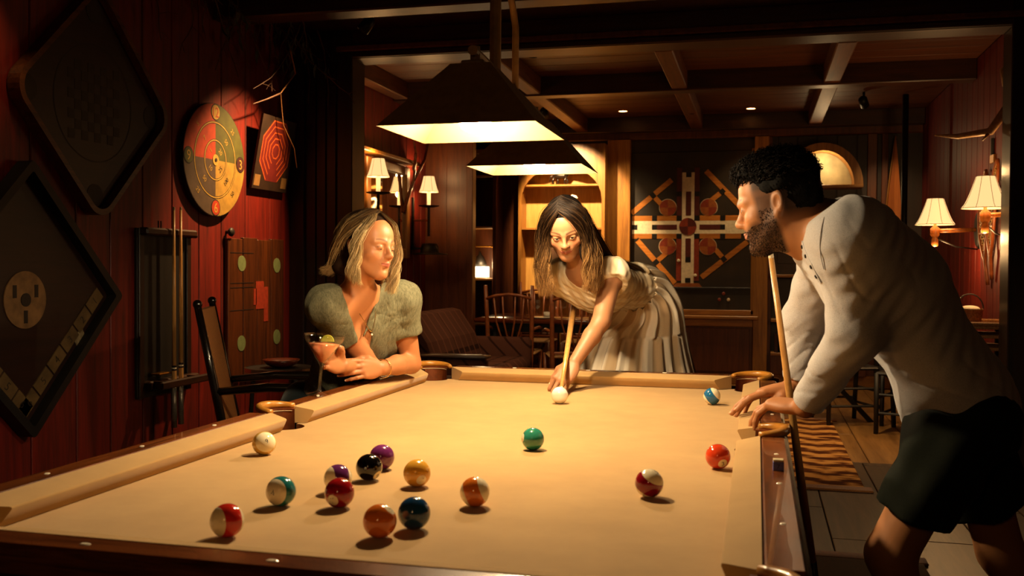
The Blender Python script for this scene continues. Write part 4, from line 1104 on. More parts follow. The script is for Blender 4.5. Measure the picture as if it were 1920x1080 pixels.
MB().tube([(-1.90, 5.72+.16*math.sin(PI*i/14)*0+.36*(i/14), 2.25+.42*math.sin(PI*(i/14)*.62)) for i in range(15)], .014, 7).build('hoop', m_hick, sn, smooth=True)
MB().tube([(-1.92, 5.80+.1*(i/14)+.0, 2.28+.35*(i/14)) for i in range(15)], .010, 6).build('brace', m_dark, sn)
# wide black hat on a peg
ht = thing('black_hat', (-1.8, 7.52, 1.36), 'wide brimmed black hat hanging below the far sconce', 'hat')
mb = MB(); mb.lathe([(.0, .10), (.07, .095), (.085, .06), (.09, .01), (.17, 0), (.172, -.008), (.09, 0), (0, 0)], (-1.77, 7.45, 1.37), 24); mb.build('crown_and_brim', m_dark, ht, smooth=True)
MB().cyl((-1.95, 7.45, 1.42), (-1.72, 7.45, 1.42), .01, 8).build('peg', m_dark, ht)

# right wall lamps
m_wdark = wood('lamp_turned_wood', '6a3414', 'b06a2c', 'Z', 2, .35)
def swing_sconce(c, base_y, label, power, r0=.155, r1=.06, h=.21):
    x, y, z = c
    s = thing('swing_arm_sconce', (2.900, base_y, z-.25), label, 'wall lamp', 'swing-arm lamps on the right wall')
    bell_shade(c, r0, r1, h, s, 8)
    MB().sphere((x, y, z+.08), .03, 12, 8).build('bulb', m_bulb2, s, smooth=True)
    MB().lathe([(.0, -.17), (.022, -.165), (.026, -.12), (.020, -.10), (.034, -.08), (.034, -.03), (.012, -.01), (.01, .05)], c, 14).build('turned_holder', m_wdark, s, smooth=True)
    MB().tube([(x, y, z-.05), ((x+2.880)/2, (y+base_y)/2, z-.045), (2.880, base_y, z-.04)], .016, 8).build('arm', m_wdark, s, smooth=True)
    mb = MB(); mb.lathe([(.0, .0), (.11, .0), (.12, .015), (.10, .03), (0, .035)], (2.900, base_y, z-.04), 22, axis=(-1, 0, 0)); mb.v = [(v_[0], v_[1], z-.04+(v_[2]-z+.04)*1.25) for v_ in mb.v]; mb.build('back_plate', m_dark, s, smooth=True)
    MB().tube([(x, y, z-.10), ((x+2.88)/2, (y+base_y)/2, z-.17), (2.880, base_y, z-.19)], .006, 6).build('cord', m_dark, s, smooth=True)
    point('sconce_light', (x, y, z+.24), power*.5, WARM2, .04, s); point('sconce_light', (x, y, z-.20), power, WARM2, .04, s)
swing_sconce((2.580, 6.75, 1.595), 6.72, 'swing-arm wall lamp with a smaller cream shade, farther from the post', 9, .145, .06, .20)
swing_sconce((2.740, 5.82, 1.665), 5.85, 'swing-arm wall lamp with cream shade cut by the dark post', 9, .15, .06, .215)
# snowshoes crossed on the wall
def snowshoe(cy, cz, lean, label):
    s = thing('snowshoe', (2.880, cy, cz-.4), label, 'snowshoe', 'snowshoes hung on the right wall')
    def P(t, sgn):  # outline, t from tail 0 to toe 1
        wv = .115*math.sin(PI*min(1, max(0, (t-.22)/.78)))**.7 if t > .22 else 0
        zz = -.42+.84*t; return (2.880-.03*math.sin(t*3), cy+sgn*(wv+.006)+lean*zz, cz+zz)
    loop = [P(i/20, 1) for i in range(21)]+[P(i/20, -1) for i in range(20, -1, -1)]
    MB().tube(loop, .012, 7).build('frame', m_hick, s, smooth=True)
    web = MB()
    for i in range(6, 19):
        a, c = P(i/20, 1), P(i/20, -1); web.tube([a, c], .0028, 4)
        a, c = P(i/20, 1), P(min(1, (i+3)/20), -1); web.tube([a, c], .0028, 4); a, c = P(i/20, -1), P(min(1, (i+3)/20), 1); web.tube([a, c], .0028, 4)
    tag(web.build('lacing', plain('rawhide_lacing', 'b08a4c', .6), s), kind='stuff')
    for t_ in (.45, .78): MB().tube([P(t_, 1), P(t_, -1)], .009, 6).build('crossbar', m_hick, s)
snowshoe(6.42, 1.56, .12, 'pale laced snowshoe hung behind the farther wall lamp')
snowshoe(6.18, 1.60, -.16, 'dark snowshoe crossing the pale one on the right wall')
pt = thing('round_wall_plate', (2.890, 5.58, 1.42), 'dark round plate with an antler crest on the right wall', 'wall plate')
mb = MB(); mb.lathe([(0, .02), (.05, .02), (.10, .012), (.115, .02), (.12, .0), (0, .0)], (2.900, 5.60, 1.43), 26, axis=(-1, 0, 0)); mb.build('plate', m_dark, pt, smooth=True)
MB().tube([(2.875, 5.60, 1.38), (2.870, 5.58, 1.44), (2.870, 5.62, 1.49)], .007, 6).build('crest', plain('pale_bone', 'c0a880', .5), pt)
an = thing('mounted_antlers', (2.880, 5.60, 2.2), 'pale mounted antlers high on the right wall by the post', 'antlers')
m_bone = plain('antler_bone', 'b08a5c', .45, var=.3)
for pts, rr in (([(2.880, 5.60, 2.400), (2.730, 5.66, 2.16), (2.560, 5.80, 2.15), (2.440, 5.95, 2.18)], [.035, .028, .018, .005]), ([(2.880, 5.58, 2.400), (2.800, 5.56, 2.450), (2.780, 5.56, 2.540), (2.840, 5.57, 2.600)], [.035, .03, .024, .008]), ([(2.730, 5.66, 2.16), (2.680, 5.66, 2.10)], [.016, .004])):
    MB().tube(pts, rr, 8).build('antler', m_bone, an, smooth=True)
MB().prism(circ(5.60, 2.2, .07, 18), 2.880, 2.899, 'YZ').build('mount', m_dark, an)
sg = thing('small_brass_sign', (2.895, 6.35, 2.03), 'small brass plaque on the red wall above the snowshoes', 'plaque')
MB().box((2.885, 6.28, 2.02), (2.899, 6.40, 2.08), .002).build('plate', M['brass'], sg); MB().box((2.880, 6.33, 2.08), (2.899, 6.36, 2.2), .003).build('hanger', m_dark, sg)
# basket table at the right edge
bt = thing('wicker_stand', (2.730, 5.75, 0), 'wicker-edged stand with a tray against the right wall', 'stand')
m_wick = plain('wicker', '8a5c2c', .7, var=.45, scale=120, bump=.6)
MB().box((2.530, 5.58, .86), (2.890, 6.05, .885), .006).build('tray', m_wick, bt)
for a, c in (((2.530, 5.58), (2.890, 5.58)), ((2.530, 5.58), (2.530, 6.05)), ((2.530, 6.05), (2.890, 6.05))):
    MB().tube([(a[0], a[1], .895), (c[0], c[1], .895)], .014, 7).build('rolled_edge', m_wick, bt)
for x in (2.550, 2.870):
    for y in (5.60, 6.03): MB().cyl((x, y, 0), (x, y, .87), .014, 8).build('leg', m_dark, bt)
for z in (.45, .60, .72, .80): MB().box((2.540, 5.59, z), (2.880, 6.04, z+.022), .004).build('shelf', m_wick, bt)
bk = thing('bread_basket', (2.660, 5.85, .885), 'small wicker basket with a cloth on the wicker stand', 'basket')
mb = MB(); mb.lathe([(0, 0), (.07, 0), (.085, .10), (.079, .10), (.066, .006), (0, .006)], (2.660, 5.85, .886), 24); mb.build('bowl', m_wick, bk)
for k in range(4): MB().tube([(2.660+(.071+.0035*k)*math.cos(2*PI*i/24), 5.85+(.071+.0035*k)*math.sin(2*PI*i/24), .905+.024*k) for i in range(25)], .006, 5).build('strand', m_wick, bk)
MB().tube([(2.660-.085*math.cos(PI*i/12), 5.85, .985+.10*math.sin(PI*i/12)) for i in range(13)], .005, 6).build('handle', m_dark, bk)
mb = MB(); mb.sphere((2.660, 5.85, .985), (.065, .065, .022), 14, 8); mb.build('cloth', plain('white_napkin', 'e8e0cc', .9), bk)

# recessed ceiling lights and a vent
def downlight(x, y, power, label, to=None, vis=True, ang=95):
    d = thing('recessed_downlight', (x, y, 2.9), label, 'ceiling light', 'recessed ceiling lights of the back room')
    mb = MB(); mb.lathe([(.045, -.004), (.062, -.004), (.062, .0), (.045, .0)], (x, y, 2.899), 24, cap=False); mb.build('trim_ring', M['brass'], d)
    MB().lathe([(0, -.001), (.045, -.001)], (x, y, 2.898), 24).build('lens', emis('downlight_lens', (1, .7, .36), 3), d)
    s = spot('down_light', (x, y, 2.885), to or (x, y, 0), power, ang, WARM, .8, .04); s.location = (0, 0, -.02); s.parent = d
downlight(-.138, 8.93, 60, 'recessed ceiling light left of the pair in the back room')
downlight(1.172, 9.03, 60, 'recessed ceiling light right of the pair in the back room')
gb = 'black can spotlights of the back room'
ceiling_spot((-.85, 8.32, 2.80), (-.70, 9.45, 1.75), 430, 62, 'black can spotlight in front of the arched cabinet', WARM, gb, .5)
ceiling_spot((.62, 8.30, 2.80), (.50, 9.5, 1.50), 110, 62, 'black can spotlight in front of the inlaid panel', WARM, gb)
ceiling_spot((1.45, 5.60, 2.82), (1.35, 6.1, 0), 170, 70, 'added spotlight hidden behind the header to brighten the rug', WARM, gb)  # extra spot added to lift the rug, kept unseen by the header
ceiling_spot((-.35, 5.60, 2.82), (-1.0, 6.8, .3), 130, 62, 'added spotlight hidden behind the header to brighten the sofa', WARM, gb)  # added light for the sofa corner, out of sight above the opening
ceiling_spot((2.20, 8.3, 2.80), (2.62, 9.4, 1.9), 45, 40, 'black can spotlight added to brighten the pointed canoe panel', WARM, gb)  # added only to brighten the canoe panel
vt = thing('ceiling_vent', (-.2, 7.8, 2.9), 'slotted air vent in the back room ceiling', 'vent')
MB().box((-.42, 7.72, 2.893), (.02, 7.92, 2.899), .002).build('frame', M['beam'], vt)
for k in range(11): MB().box((-.40+k*.037, 7.74, 2.889), (-.385+k*.037, 7.90, 2.894)).build('slat', m_dark, vt)

# added wall lamp, out of view behind the camera, for soft front fill
fl = thing('swing_arm_sconce', (.9, -2.6, 1.75), 'added unseen swing-arm wall lamp giving front fill light', 'wall lamp')
bell_shade((.9, -2.35, 1.80), .15, .06, .21, fl, 8)
MB().tube([(.9, -2.35, 1.79), (.9, -2.5, 1.77), (.9, -2.59, 1.77)], .014, 8).build('arm', m_wdark, fl, smooth=True)
MB().lathe([(0, 0), (.09, 0), (.10, .012), (0, .02)], (.9, -2.6, 1.77), 18, axis=(0, 1, 0)).build('back_plate', m_dark, fl)
point('sconce_light', (.9, -2.35, 1.73), 5, WARM2, .05, fl); point('sconce_light', (.9, -2.35, 2.05), 5, WARM2, .05, fl)
# ------------------------------------------------------------------ people: blended solids turned into one smooth skin
def nrm(v): v = vec3(v); return v/np.linalg.norm(v)
class Field:
    """signed-distance field of smoothly blended round cones and ellipsoids"""
    def __init__(s): s.p = []
    def cone(s, a, b, ra, rb, k=.02, op='u'): s.p.append(('c', vec3(a), vec3(b), ra, rb, k, op)); return s
    def chain(s, pts, rs, k=.02, op='u'):
        for i in range(len(pts)-1): s.cone(pts[i], pts[i+1], rs[i], rs[i+1], k, op)
        return s
    def ell(s, c, r, R=None, k=.02, op='u'): s.p.append(('e', vec3(c), vec3(r), np.eye(3) if R is None else R, None, k, op)); return s
    def half(s, c, n, k=.004, op='s'): s.p.append(('h', vec3(c), nrm(n), None, None, k, op)); return s   # removes the side n points to
    def fun(s, f, lo, hi, k=.004, op='s'): s.p.append(('f', f, vec3(lo), vec3(hi), None, k, op)); return s
    def copy(s): g = Field(); g.p = list(s.p); return g
    def inflate(s, d):
        g = Field()
        for q in s.p:
            if q[0] == 'c': g.p.append(('c', q[1], q[2], q[3]+d, q[4]+d, q[5], q[6]))
            elif q[0] == 'e': g.p.append(('e', q[1], q[2]+d, q[3], None, q[5], q[6]))
        return g
    def grid(s, lo, hi, h, warp=None):
        lo = vec3(lo); hi = vec3(hi); n = np.ceil((hi-lo)/h).astype(int)+1
        ax = [lo[i]+h*np.arange(n[i]) for i in range(3)]
        D = np.full(n, 1.0, np.float32)
        for q in s.p:
            typ, k, op = q[0], q[5], q[6]; m = k+3*h+.012
            if typ == 'c': b0 = np.minimum(q[1]-q[3], q[2]-q[4])-m; b1 = np.maximum(q[1]+q[3], q[2]+q[4])+m
            elif typ == 'e':
                ext = np.sqrt(((q[3]*q[2][None, :])**2).sum(1)); b0 = q[1]-ext-m; b1 = q[1]+ext+m
            elif typ == 'f': b0, b1 = q[2], q[3]
            else: b0, b1 = lo, hi
            i0 = np.clip(np.floor((b0-lo)/h).astype(int), 0, n); i1 = np.clip(np.ceil((b1-lo)/h).astype(int)+1, 0, n)
            if np.any(i1 <= i0): continue
            X = ax[0][i0[0]:i1[0]][:, None, None]; Y = ax[1][i0[1]:i1[1]][None, :, None]; Z = ax[2][i0[2]:i1[2]][None, None, :]
            if typ == 'c':
                a, b, ra, rb = q[1:5]; ab = b-a; L2 = max(1e-9, ab@ab)
                t = np.clip(((X-a[0])*ab[0]+(Y-a[1])*ab[1]+(Z-a[2])*ab[2])/L2, 0, 1)
                d = np.sqrt((X-a[0]-t*ab[0])**2+(Y-a[1]-t*ab[1])**2+(Z-a[2]-t*ab[2])**2)-(ra+(rb-ra)*t)
            elif typ == 'e':
                c, r, R = q[1:4]
                u = [((X-c[0])*R[0, j]+(Y-c[1])*R[1, j]+(Z-c[2])*R[2, j]) for j in range(3)]
                k0 = np.sqrt(sum((u[j]/r[j])**2 for j in range(3))); k1 = np.sqrt(sum((u[j]/r[j]**2)**2 for j in range(3)))+1e-9
                d = k0*(k0-1)/k1; d = np.where(k0 < 1e-6, -r.min(), d)
            elif typ == 'f': d = q[1](X, Y, Z)
            else: c, nn = q[1], q[2]; d = -((X-c[0])*nn[0]+(Y-c[1])*nn[1]+(Z-c[2])*nn[2])
            S = D[i0[0]:i1[0], i0[1]:i1[1], i0[2]:i1[2]]
            d = np.broadcast_to(d, S.shape).astype(np.float32)
            if op == 'u':
                hh = np.clip(.5+.5*(S-d)/k, 0, 1); S[...] = S*(1-hh)+d*hh-k*hh*(1-hh)
            else:
                hh = np.clip(.5-.5*(S+d)/k, 0, 1); S[...] = S*(1-hh)+(-d)*hh+k*hh*(1-hh)
        if warp is not None:
            X = ax[0][:, None, None]; Y = ax[1][None, :, None]; Z = ax[2][None, None, :]
            near = np.abs(D) < .03; ii = np.nonzero(near)
            D[ii] += warp(ax[0][ii[0]], ax[1][ii[1]], ax[2][ii[2]]).astype(np.float32)
        return D, lo, h
def surface(D, lo, h):
    s = D < 0; nx, ny, nz = D.shape
    c = np.zeros((nx-1, ny-1, nz-1), np.int8)
    for dx in (0, 1):
        for dy in (0, 1):
            for dz in (0, 1): c += s[dx:nx-1+dx, dy:ny-1+dy, dz:nz-1+dz]
    act = np.argwhere((c > 0) & (c < 8)); idx = np.full(c.shape, -1, np.int32); idx[tuple(act.T)] = np.arange(len(act))
    acc = np.zeros((len(act), 3)); cnt = np.zeros(len(act)); i, j, k = act.T
    corners = [(a, b, e) for a in (0, 1) for b in (0, 1) for e in (0, 1)]
    vals = {q: D[i+q[0], j+q[1], k+q[2]] for q in corners}
    for q in corners:
        for ax_ in range(3):
            if q[ax_]: continue
            r = list(q); r[ax_] = 1; r = tuple(r); a, b = vals[q], vals[r]; m = (a < 0) != (b < 0)
            t = np.zeros_like(a); t[m] = a[m]/(a[m]-b[m])
            for d in range(3): acc[:, d] += np.where(m, q[d]+(t if d == ax_ else 0), 0)
            cnt += m
    V = lo+h*(act+acc/np.maximum(cnt, 1)[:, None])
    F = []
    for ax_ in range(3):
        o1, o2 = (ax_+1) % 3, (ax_+2) % 3
        sl0 = [slice(None)]*3; sl1 = [slice(None)]*3; sl0[ax_] = slice(0, -1); sl1[ax_] = slice(1, None)
        A, B = s[tuple(sl0)], s[tuple(sl1)]; e = np.argwhere(A != B)
        ok = (e[:, o1] > 0) & (e[:, o2] > 0) & (e[:, o1] < D.shape[o1]-1) & (e[:, o2] < D.shape[o2]-1); e = e[ok]
        ins = A[tuple(e.T)]
        def cell(d1, d2):
            g = e.copy(); g[:, o1] -= d1; g[:, o2] -= d2; return idx[tuple(g.T)]
        q = np.stack([cell(1, 1), cell(0, 1), cell(0, 0), cell(1, 0)], 1); q[~ins] = q[~ins][:, ::-1]
        F.append(q)
    F = np.concatenate(F) if F else np.zeros((0, 4), int)
    return V, F
def make_mesh(name, parts):
    """parts: list of (V, F) joined into one mesh"""
    o = 0; Vs, Fs = [], []
    for V, F in parts: Vs.append(V); Fs.append(F+o); o += len(V)
    V = np.concatenate(Vs); F = np.concatenate(Fs)
    me = bpy.data.meshes.new(name); me.vertices.add(len(V)); me.vertices.foreach_set('co', V.astype(np.float32).ravel())
    me.loops.add(4*len(F)); me.loops.foreach_set('vertex_index', F.astype(np.int32).ravel()); me.polygons.add(len(F))
    me.polygons.foreach_set('loop_start', np.arange(0, 4*len(F), 4, dtype=np.int32)); me.polygons.foreach_set('use_smooth', np.ones(len(F), bool)); me.update(calc_edges=True); me.validate()
    return me, V
def set_color(me, C, name='Col'):
    a = me.color_attributes.new(name, 'FLOAT_COLOR', 'POINT'); C4 = np.ones((len(C), 4), np.float32); C4[:, :3] = C; a.data.foreach_set('color', C4.ravel())
def skin_surface(field, coarse, boxes, h=.0055, hf=.0022, warp=None):
    """coarse box at h, finer boxes (head, hands) at hf; finer areas replace the coarse skin there"""
    parts = []
    D, lo, hh = field.grid(*coarse, h, warp); V, F = surface(D, lo, hh)
    keep = np.ones(len(F), bool); cen = V[F].mean(1)
    for b0, b1 in boxes: keep &= ~np.all((cen > vec3(b0)+.004) & (cen < vec3(b1)-.004), axis=1)
    parts.append((V, F[keep]))
    for b0, b1 in boxes:
        D, lo, hh = field.grid(vec3(b0)-.01, vec3(b1)+.01, hf, warp); v, f = surface(D, lo, hh); c = v[f].mean(1)
        k = np.all((c > vec3(b0)) & (c < vec3(b1)), axis=1)
        parts.append((v, f[k]))
    out = []
    for V, F in parts:
        u, inv = np.unique(F, return_inverse=True); out.append((V[u], inv.reshape(F.shape)))
    return out
def waves(seed, amps, freq, aniso=(1, 1, 1)):
    r = np.random.default_rng(seed); ws = [(r.normal(size=3)*np.array(aniso)*f, r.uniform(0, 6.28), a) for a, f in zip(amps, freq) for _ in range(3)]
    def f(x, y, z): return sum(a*np.sin(w_[0]*x+w_[1]*y+w_[2]*z+p) for w_, p, a in ws)
    return f
def head_axes(F, U):
    F = nrm(F); U = vec3(U); U = nrm(U-F*(F@U)); S = np.cross(F, U); return np.stack([S, F, U], 1)     # columns: own right, forward, up
def add_head(fd, o, A, sc=1.0, male=False, open_eye=.0040, smile=.003, ears=True):
    o = vec3(o)
    P = lambda s, f, u: o+A@(sc*np.array([s, f, u]))
    E = lambda c, r, k=.015, op='u', R=None: fd.ell(P(*c), sc*np.array(r), A if R is None else R, k*sc, op)
    C = lambda a, b, ra, rb, k=.015, op='u': fd.cone(P(*a), P(*b), ra*sc, rb*sc, k*sc, op)
    w = 1.08 if male else 1.0
    E((0, -.016, .034), (.074, .095, .086), .02); E((0, .026, -.028), (.0625*w, .062, .088), .03)
    E((0, .045, .040), (.060, .043, .052), .03)
    C((0, .052, -.078), (0, .073 if not male else .078, -.100), .030*w, .0165*w, .02)
    for g in (-1, 1):
        C((g*.053*w, -.004, -.048), (g*.016, .062, -.100), .017, .0155*w, .03)
        E((g*.041, .057, -.030), (.025, .022, .024), .02)
        C((g*.013, .087 if not male else .090, .015), (g*.048, .069, .014), .0085 if not male else .0105, .008, .014)
        E((g*.0315, .104, -.004), (.017, .016, .0105), .010, 's')
        E((g*.0315, .0780, -.004), (.0160, .0128, .0112), .005)
        if open_eye > 0: E((g*.0315, .093, -.0050), (.0138, .0125, open_eye), .0015, 's')
        E((g*.0108, .0995, -.0360), (.0068*w, .0090, .0066), .008)
        E((g*.0052, .1060, -.0452), (.0030, .0050, .0028), .003, 's')
        if ears:
            R = A@np.array(Euler((.18, 0, g*.35)).to_matrix())
            E((g*.0755, -.014, -.006), (.0080, .0175, .028), .006, 'u', R); E((g*.083, -.010, -.004), (.0075, .0105, .0165), .004, 's', R)
            E((g*.074, -.006, -.034), (.007, .009, .010), .005)
    E((0, .060, -.058), (.034*w, .0355, .034), .02)
    C((0, .088, .006), (0, .1065, -.029), .0068*w, .0090*w, .012); E((0, .1080, -.0325), (.0090*w, .0094, .0082), .009)
    sm = smile
    for g in (-1, 1):
        C((0, .0965, -.0612), (g*.0245, .0825, -.0645+sm), .0046, .0022, .007)
        C((0, .0945, -.0710), (g*.0215, .0825, -.0672+sm), .0058, .0022, .007)
    for g in (-1, 1): C((0, .1035, -.0660), (g*.0255, .0875, -.0660+sm*1.1), .0015, .0010, .0015, 's')
    E((0, .098, -.083), (.016, .008, .006), .012, 's')
    return P
def eyes(P, A, sc, look, parent, iris=(.12, .06, .025)):
    m_eye = NT('eyeball'); tc = m_eye.n('TexCoord'); nm = m_eye.n('VectorMath', operation='NORMALIZE'); m_eye.l(tc.outputs['Object'], nm.inputs[0]); sp = m_eye.n('SeparateXYZ'); m_eye.l(nm.outputs[0], sp.inputs[0])
    c1 = m_eye.mix(m_eye.math('GREATER_THAN', sp.outputs[2], .80), (.42, .37, .32), iris); m_eye.col(m_eye.mix(m_eye.math('GREATER_THAN', sp.outputs[2], .95), c1, (.004, .003, .003)))
    mt = m_eye.done(.25, spec=.3)
    for g in (-1, 1):
        me = MB().sphere((0, 0, 0), .0119*sc, 24, 16).mesh('eye'); ob = obj_from(me, 'eye', mt, parent); shade(ob)
        ob.location = Vector(P(g*.0315, .0782, -.0048))-wloc(parent)
        ob.rotation_mode = 'QUATERNION'; ob.rotation_quaternion = Vector(look).to_track_quat('Z', 'Y')
def face_paint(V, o, A, sc, skin, lip, brow, beard=None, cheek=None, brow_w=.0036):
    q = (V-vec3(o))@A/sc; s, f, u = q[:, 0], q[:, 1], q[:, 2]
    C = np.tile(np.array(skin, np.float32), (len(V), 1))
    sa = np.abs(s)
    def blend(m, c): m = np.clip(m, 0, 1)[:, None]; C[:] = C*(1-m)+np.array(c)*m
    inhead = (np.abs(s) < .1) & (f > -.12) & (u > -.13) & (u < .14)
    if cheek is not None: blend(np.exp(-(((sa-.042)/.018)**2+((u+.032)/.016)**2))*.55*(f > .03)*inhead, cheek)
    if beard is not None:
        bc, bm = beard
        m = np.clip((-.046-u-.30*np.maximum(0, .035-sa)*0+.25*np.maximum(0, sa-.03))/.012, 0, 1)      # jaw line
        m *= np.clip((f+.012)/.012, 0, 1)
        side = np.clip((sa-.050)/.008, 0, 1)*np.clip((.035-u)/.02, 0, 1)*np.clip((f+.005)/.01, 0, 1)*np.clip((.050-f)/.012, 0, 1)
        mous = np.exp(-(((u+.0545)/.0055)**2))*np.clip((.030-sa)/.008, 0, 1)*(f > .07)
        lipm = np.clip(1-((s/.023)**2+((u+.066)/.010)**2), 0, 1)*(f > .085)
        m = np.maximum(np.maximum(m, side*.9), mous*.95); m *= 1-np.clip(lipm*3, 0, 1)
        m *= (u > -.135)
        blend(m*bm*inhead, bc)
    lipm = (s/.0255)**2+((u+.0660-.10*sa)/.0085)**2
    blend(np.clip((1.05-lipm)*5, 0, 1)*(f > .078)*inhead*.9, lip)
    ml = np.exp(-(((u+.0660-.10*sa-.0006)/.0013)**2))*(sa < .0255)*(f > .076); blend(ml*inhead*.85, tuple(np.array(lip)*.28))
    t = np.clip((sa-.012)/.038, 0, 1); bu = .0185+.0060*np.sin(np.clip(t*2.2, 0, 3.0))
    wdt = brow_w*(1.1-.65*t)
    blend(np.clip(1.6-np.abs(u-bu)/wdt, 0, 1)*((sa > .011) & (sa < .051) & (f > .055))*inhead*.9, brow)
    lash = np.exp(-(((u-(-.0005-10*(sa-.0315)**2))/.0016)**2))*((sa > .017) & (sa < .047) & (f > .072)); blend(lash*inhead*.85, (.02, .01, .006))
    return C
def skin_mat(name, rough=.42, sss=.08):
    t = NT(name); a = t.n('Attribute'); a.attribute_name = 'Col'
    n = t.noise(t.coord('Object'), 60, 4, .6); c = t.mix(t.math('MULTIPLY', n, .18), a.outputs['Color'], (.35, .12, .05)); t.col(c)
    n2 = t.noise(t.coord('Object'), 900, 2, .5); t.bump(n2, .06, .0005)
    t.b.inputs['Subsurface Weight'].default_value = sss; t.b.inputs['Subsurface Radius'].default_value = (.012, .005, .003); t.b.inputs['Subsurface Scale'].default_value = .6
    return t.done(rough, spec=.45)
def add_hand(fd, wrist, D, N, T, curls, thumb, sc=1.0, spread=(.10, .02, -.05, -.13), slim=1.0, nails=None):
    """D = towards the fingers, N = out of the back of the hand, T = towards the thumb; curls per finger (3 angles, degrees)"""
    D = nrm(D); N = vec3(N); N = nrm(N-D*(N@D)); Tt = np.cross(D, N); Tt = Tt if Tt@vec3(T) > 0 else -Tt
    w = vec3(wrist); L = lambda d, t, n: w+sc*(D*d+Tt*t+N*n)
    R = np.stack([D, Tt, N], 1)
    fd.ell(L(.050, 0, .0), sc*np.array([.052, .037, .0145*slim+.002]), R, .012*sc)
    bases = [(.088, .0275), (.092, .0095), (.088, -.0085), (.080, -.0250)]
    for (d, t) in bases: fd.cone(L(.02, t*.55, .001), L(d, t, .002), .0125*sc, .0105*sc*slim, .010*sc)
    lens = [(.043, .026, .021), (.047, .030, .022), (.044, .028, .021), (.034, .021, .019)]; rads = [.0088, .0090, .0085, .0075]
    for k in range(4):
        b = L(bases[k][0], bases[k][1], .001); an = 0; pts = [b]
        sd = math.sin(spread[k]); cd = math.cos(spread[k]); fdv = D*cd+Tt*sd
        for ln_, a in zip(lens[k], curls[k]):
            an += math.radians(a); pts.append(pts[-1]+sc*ln_*(fdv*math.cos(an)-N*math.sin(an)))
        r = rads[k]*sc*slim
        fd.chain(pts, [r*1.12, r*1.04, r*.95, r*.80], .0035*sc)
        if nails is not None: nails.append((pts[-1], pts[-1]-pts[-2], fdv*math.sin(an)+N*math.cos(an), r*.8))
    tp = [L(*q) for q in thumb]
    fd.chain(tp, [.0155*sc, .0125*sc, .0105*sc*slim, .0085*sc*slim][:len(tp)], .009*sc)
    if nails is not None: nails.append((tp[-1], tp[-1]-tp[-2], N*.3+Tt*.8, .0085*sc))
    return L
def add_nails(nails, parent, mat):
    for p, d, n, r in nails:
        d = nrm(d); n = nrm(n-d*(n@d)); t = np.cross(d, n)
        mb = MB(); mb.sphere((0, 0, 0), 1, 10, 6); mb.v = [tuple(p+n*r*.62+d*r*.25+d*r*.85*v[0]+t*r*.70*v[1]+n*r*.42*v[2]) for v in mb.v]; mb.build('fingernail', mat, parent, smooth=True)
# strands
def hair_mat(name, root, tip, rough=.38):
    t = NT(name); a = t.n('Attribute'); a.attribute_name = 'Col'
    t.col(a.outputs['Color']); t.b.inputs['Anisotropic'].default_value = .5
    return t.done(rough, spec=.1)
def strands(name, curves, rad, cols, mat, parent, sides=3):
    """curves: list of (n,3) arrays, all with the same n; cols: list of (n,3)"""
    n = curves[0].shape[0]; m = len(curves); K = np.stack(curves); T = np.gradient(K, axis=1); T /= np.linalg.norm(T, axis=2, keepdims=True)+1e-9
    ref = np.array([.31, .53, .79]); u = np.cross(T, ref); u /= np.linalg.norm(u, axis=2, keepdims=True)+1e-9; v = np.cross(T, u)
    tt = np.linspace(0, 1, n); rr = rad*(1-.75*tt**3)
    rr = rr[None, :, None]*np.asarray([1.0]*m)[:, None, None]
    V = np.stack([K+rr*(math.cos(2*PI*k/sides)*u+math.sin(2*PI*k/sides)*v) for k in range(sides)], 2).reshape(-1, 3)
    base = (np.arange(m)[:, None, None]*n+np.arange(n-1)[None, :, None])*sides; k = np.arange(sides)[None, None, :]; k2 = (np.arange(sides)+1)[None, None, :] % sides
    F = np.stack([base+k, base+k2, base+k2+sides, base+k+sides], -1).reshape(-1, 4)
    off = np.array(wloc(parent)); me, _ = make_mesh(name, [(V-off, F)])
    C = np.repeat(np.stack(cols)[:, :, None, :], sides, 2).reshape(-1, 3); set_color(me, C)
    return obj_from(me, name, mat, parent)
def resample(pts, n):
    pts = np.asarray(pts, float); d = np.r_[0, np.cumsum(np.linalg.norm(np.diff(pts, axis=0), axis=1))]; d /= d[-1]; t = np.linspace(0, 1, n)
    # smooth catmull-like interpolation by repeated averaging
    q = np.stack([np.interp(t, d, pts[:, k]) for k in range(3)], 1)
    for _ in range(max(2, n//10)):
        q[1:-1] = .25*q[:-2]+.5*q[1:-1]+.25*q[2:]
    return q
def ilerp(pts, n):
    pts = np.asarray(pts, float); t = np.linspace(0, len(pts)-1, n); q = np.stack([np.interp(t, np.arange(len(pts)), pts[:, k]) for k in range(pts.shape[1])], 1)
    for _ in range(6): q[1:-1] = .25*q[:-2]+.5*q[1:-1]+.25*q[2:]
    return q
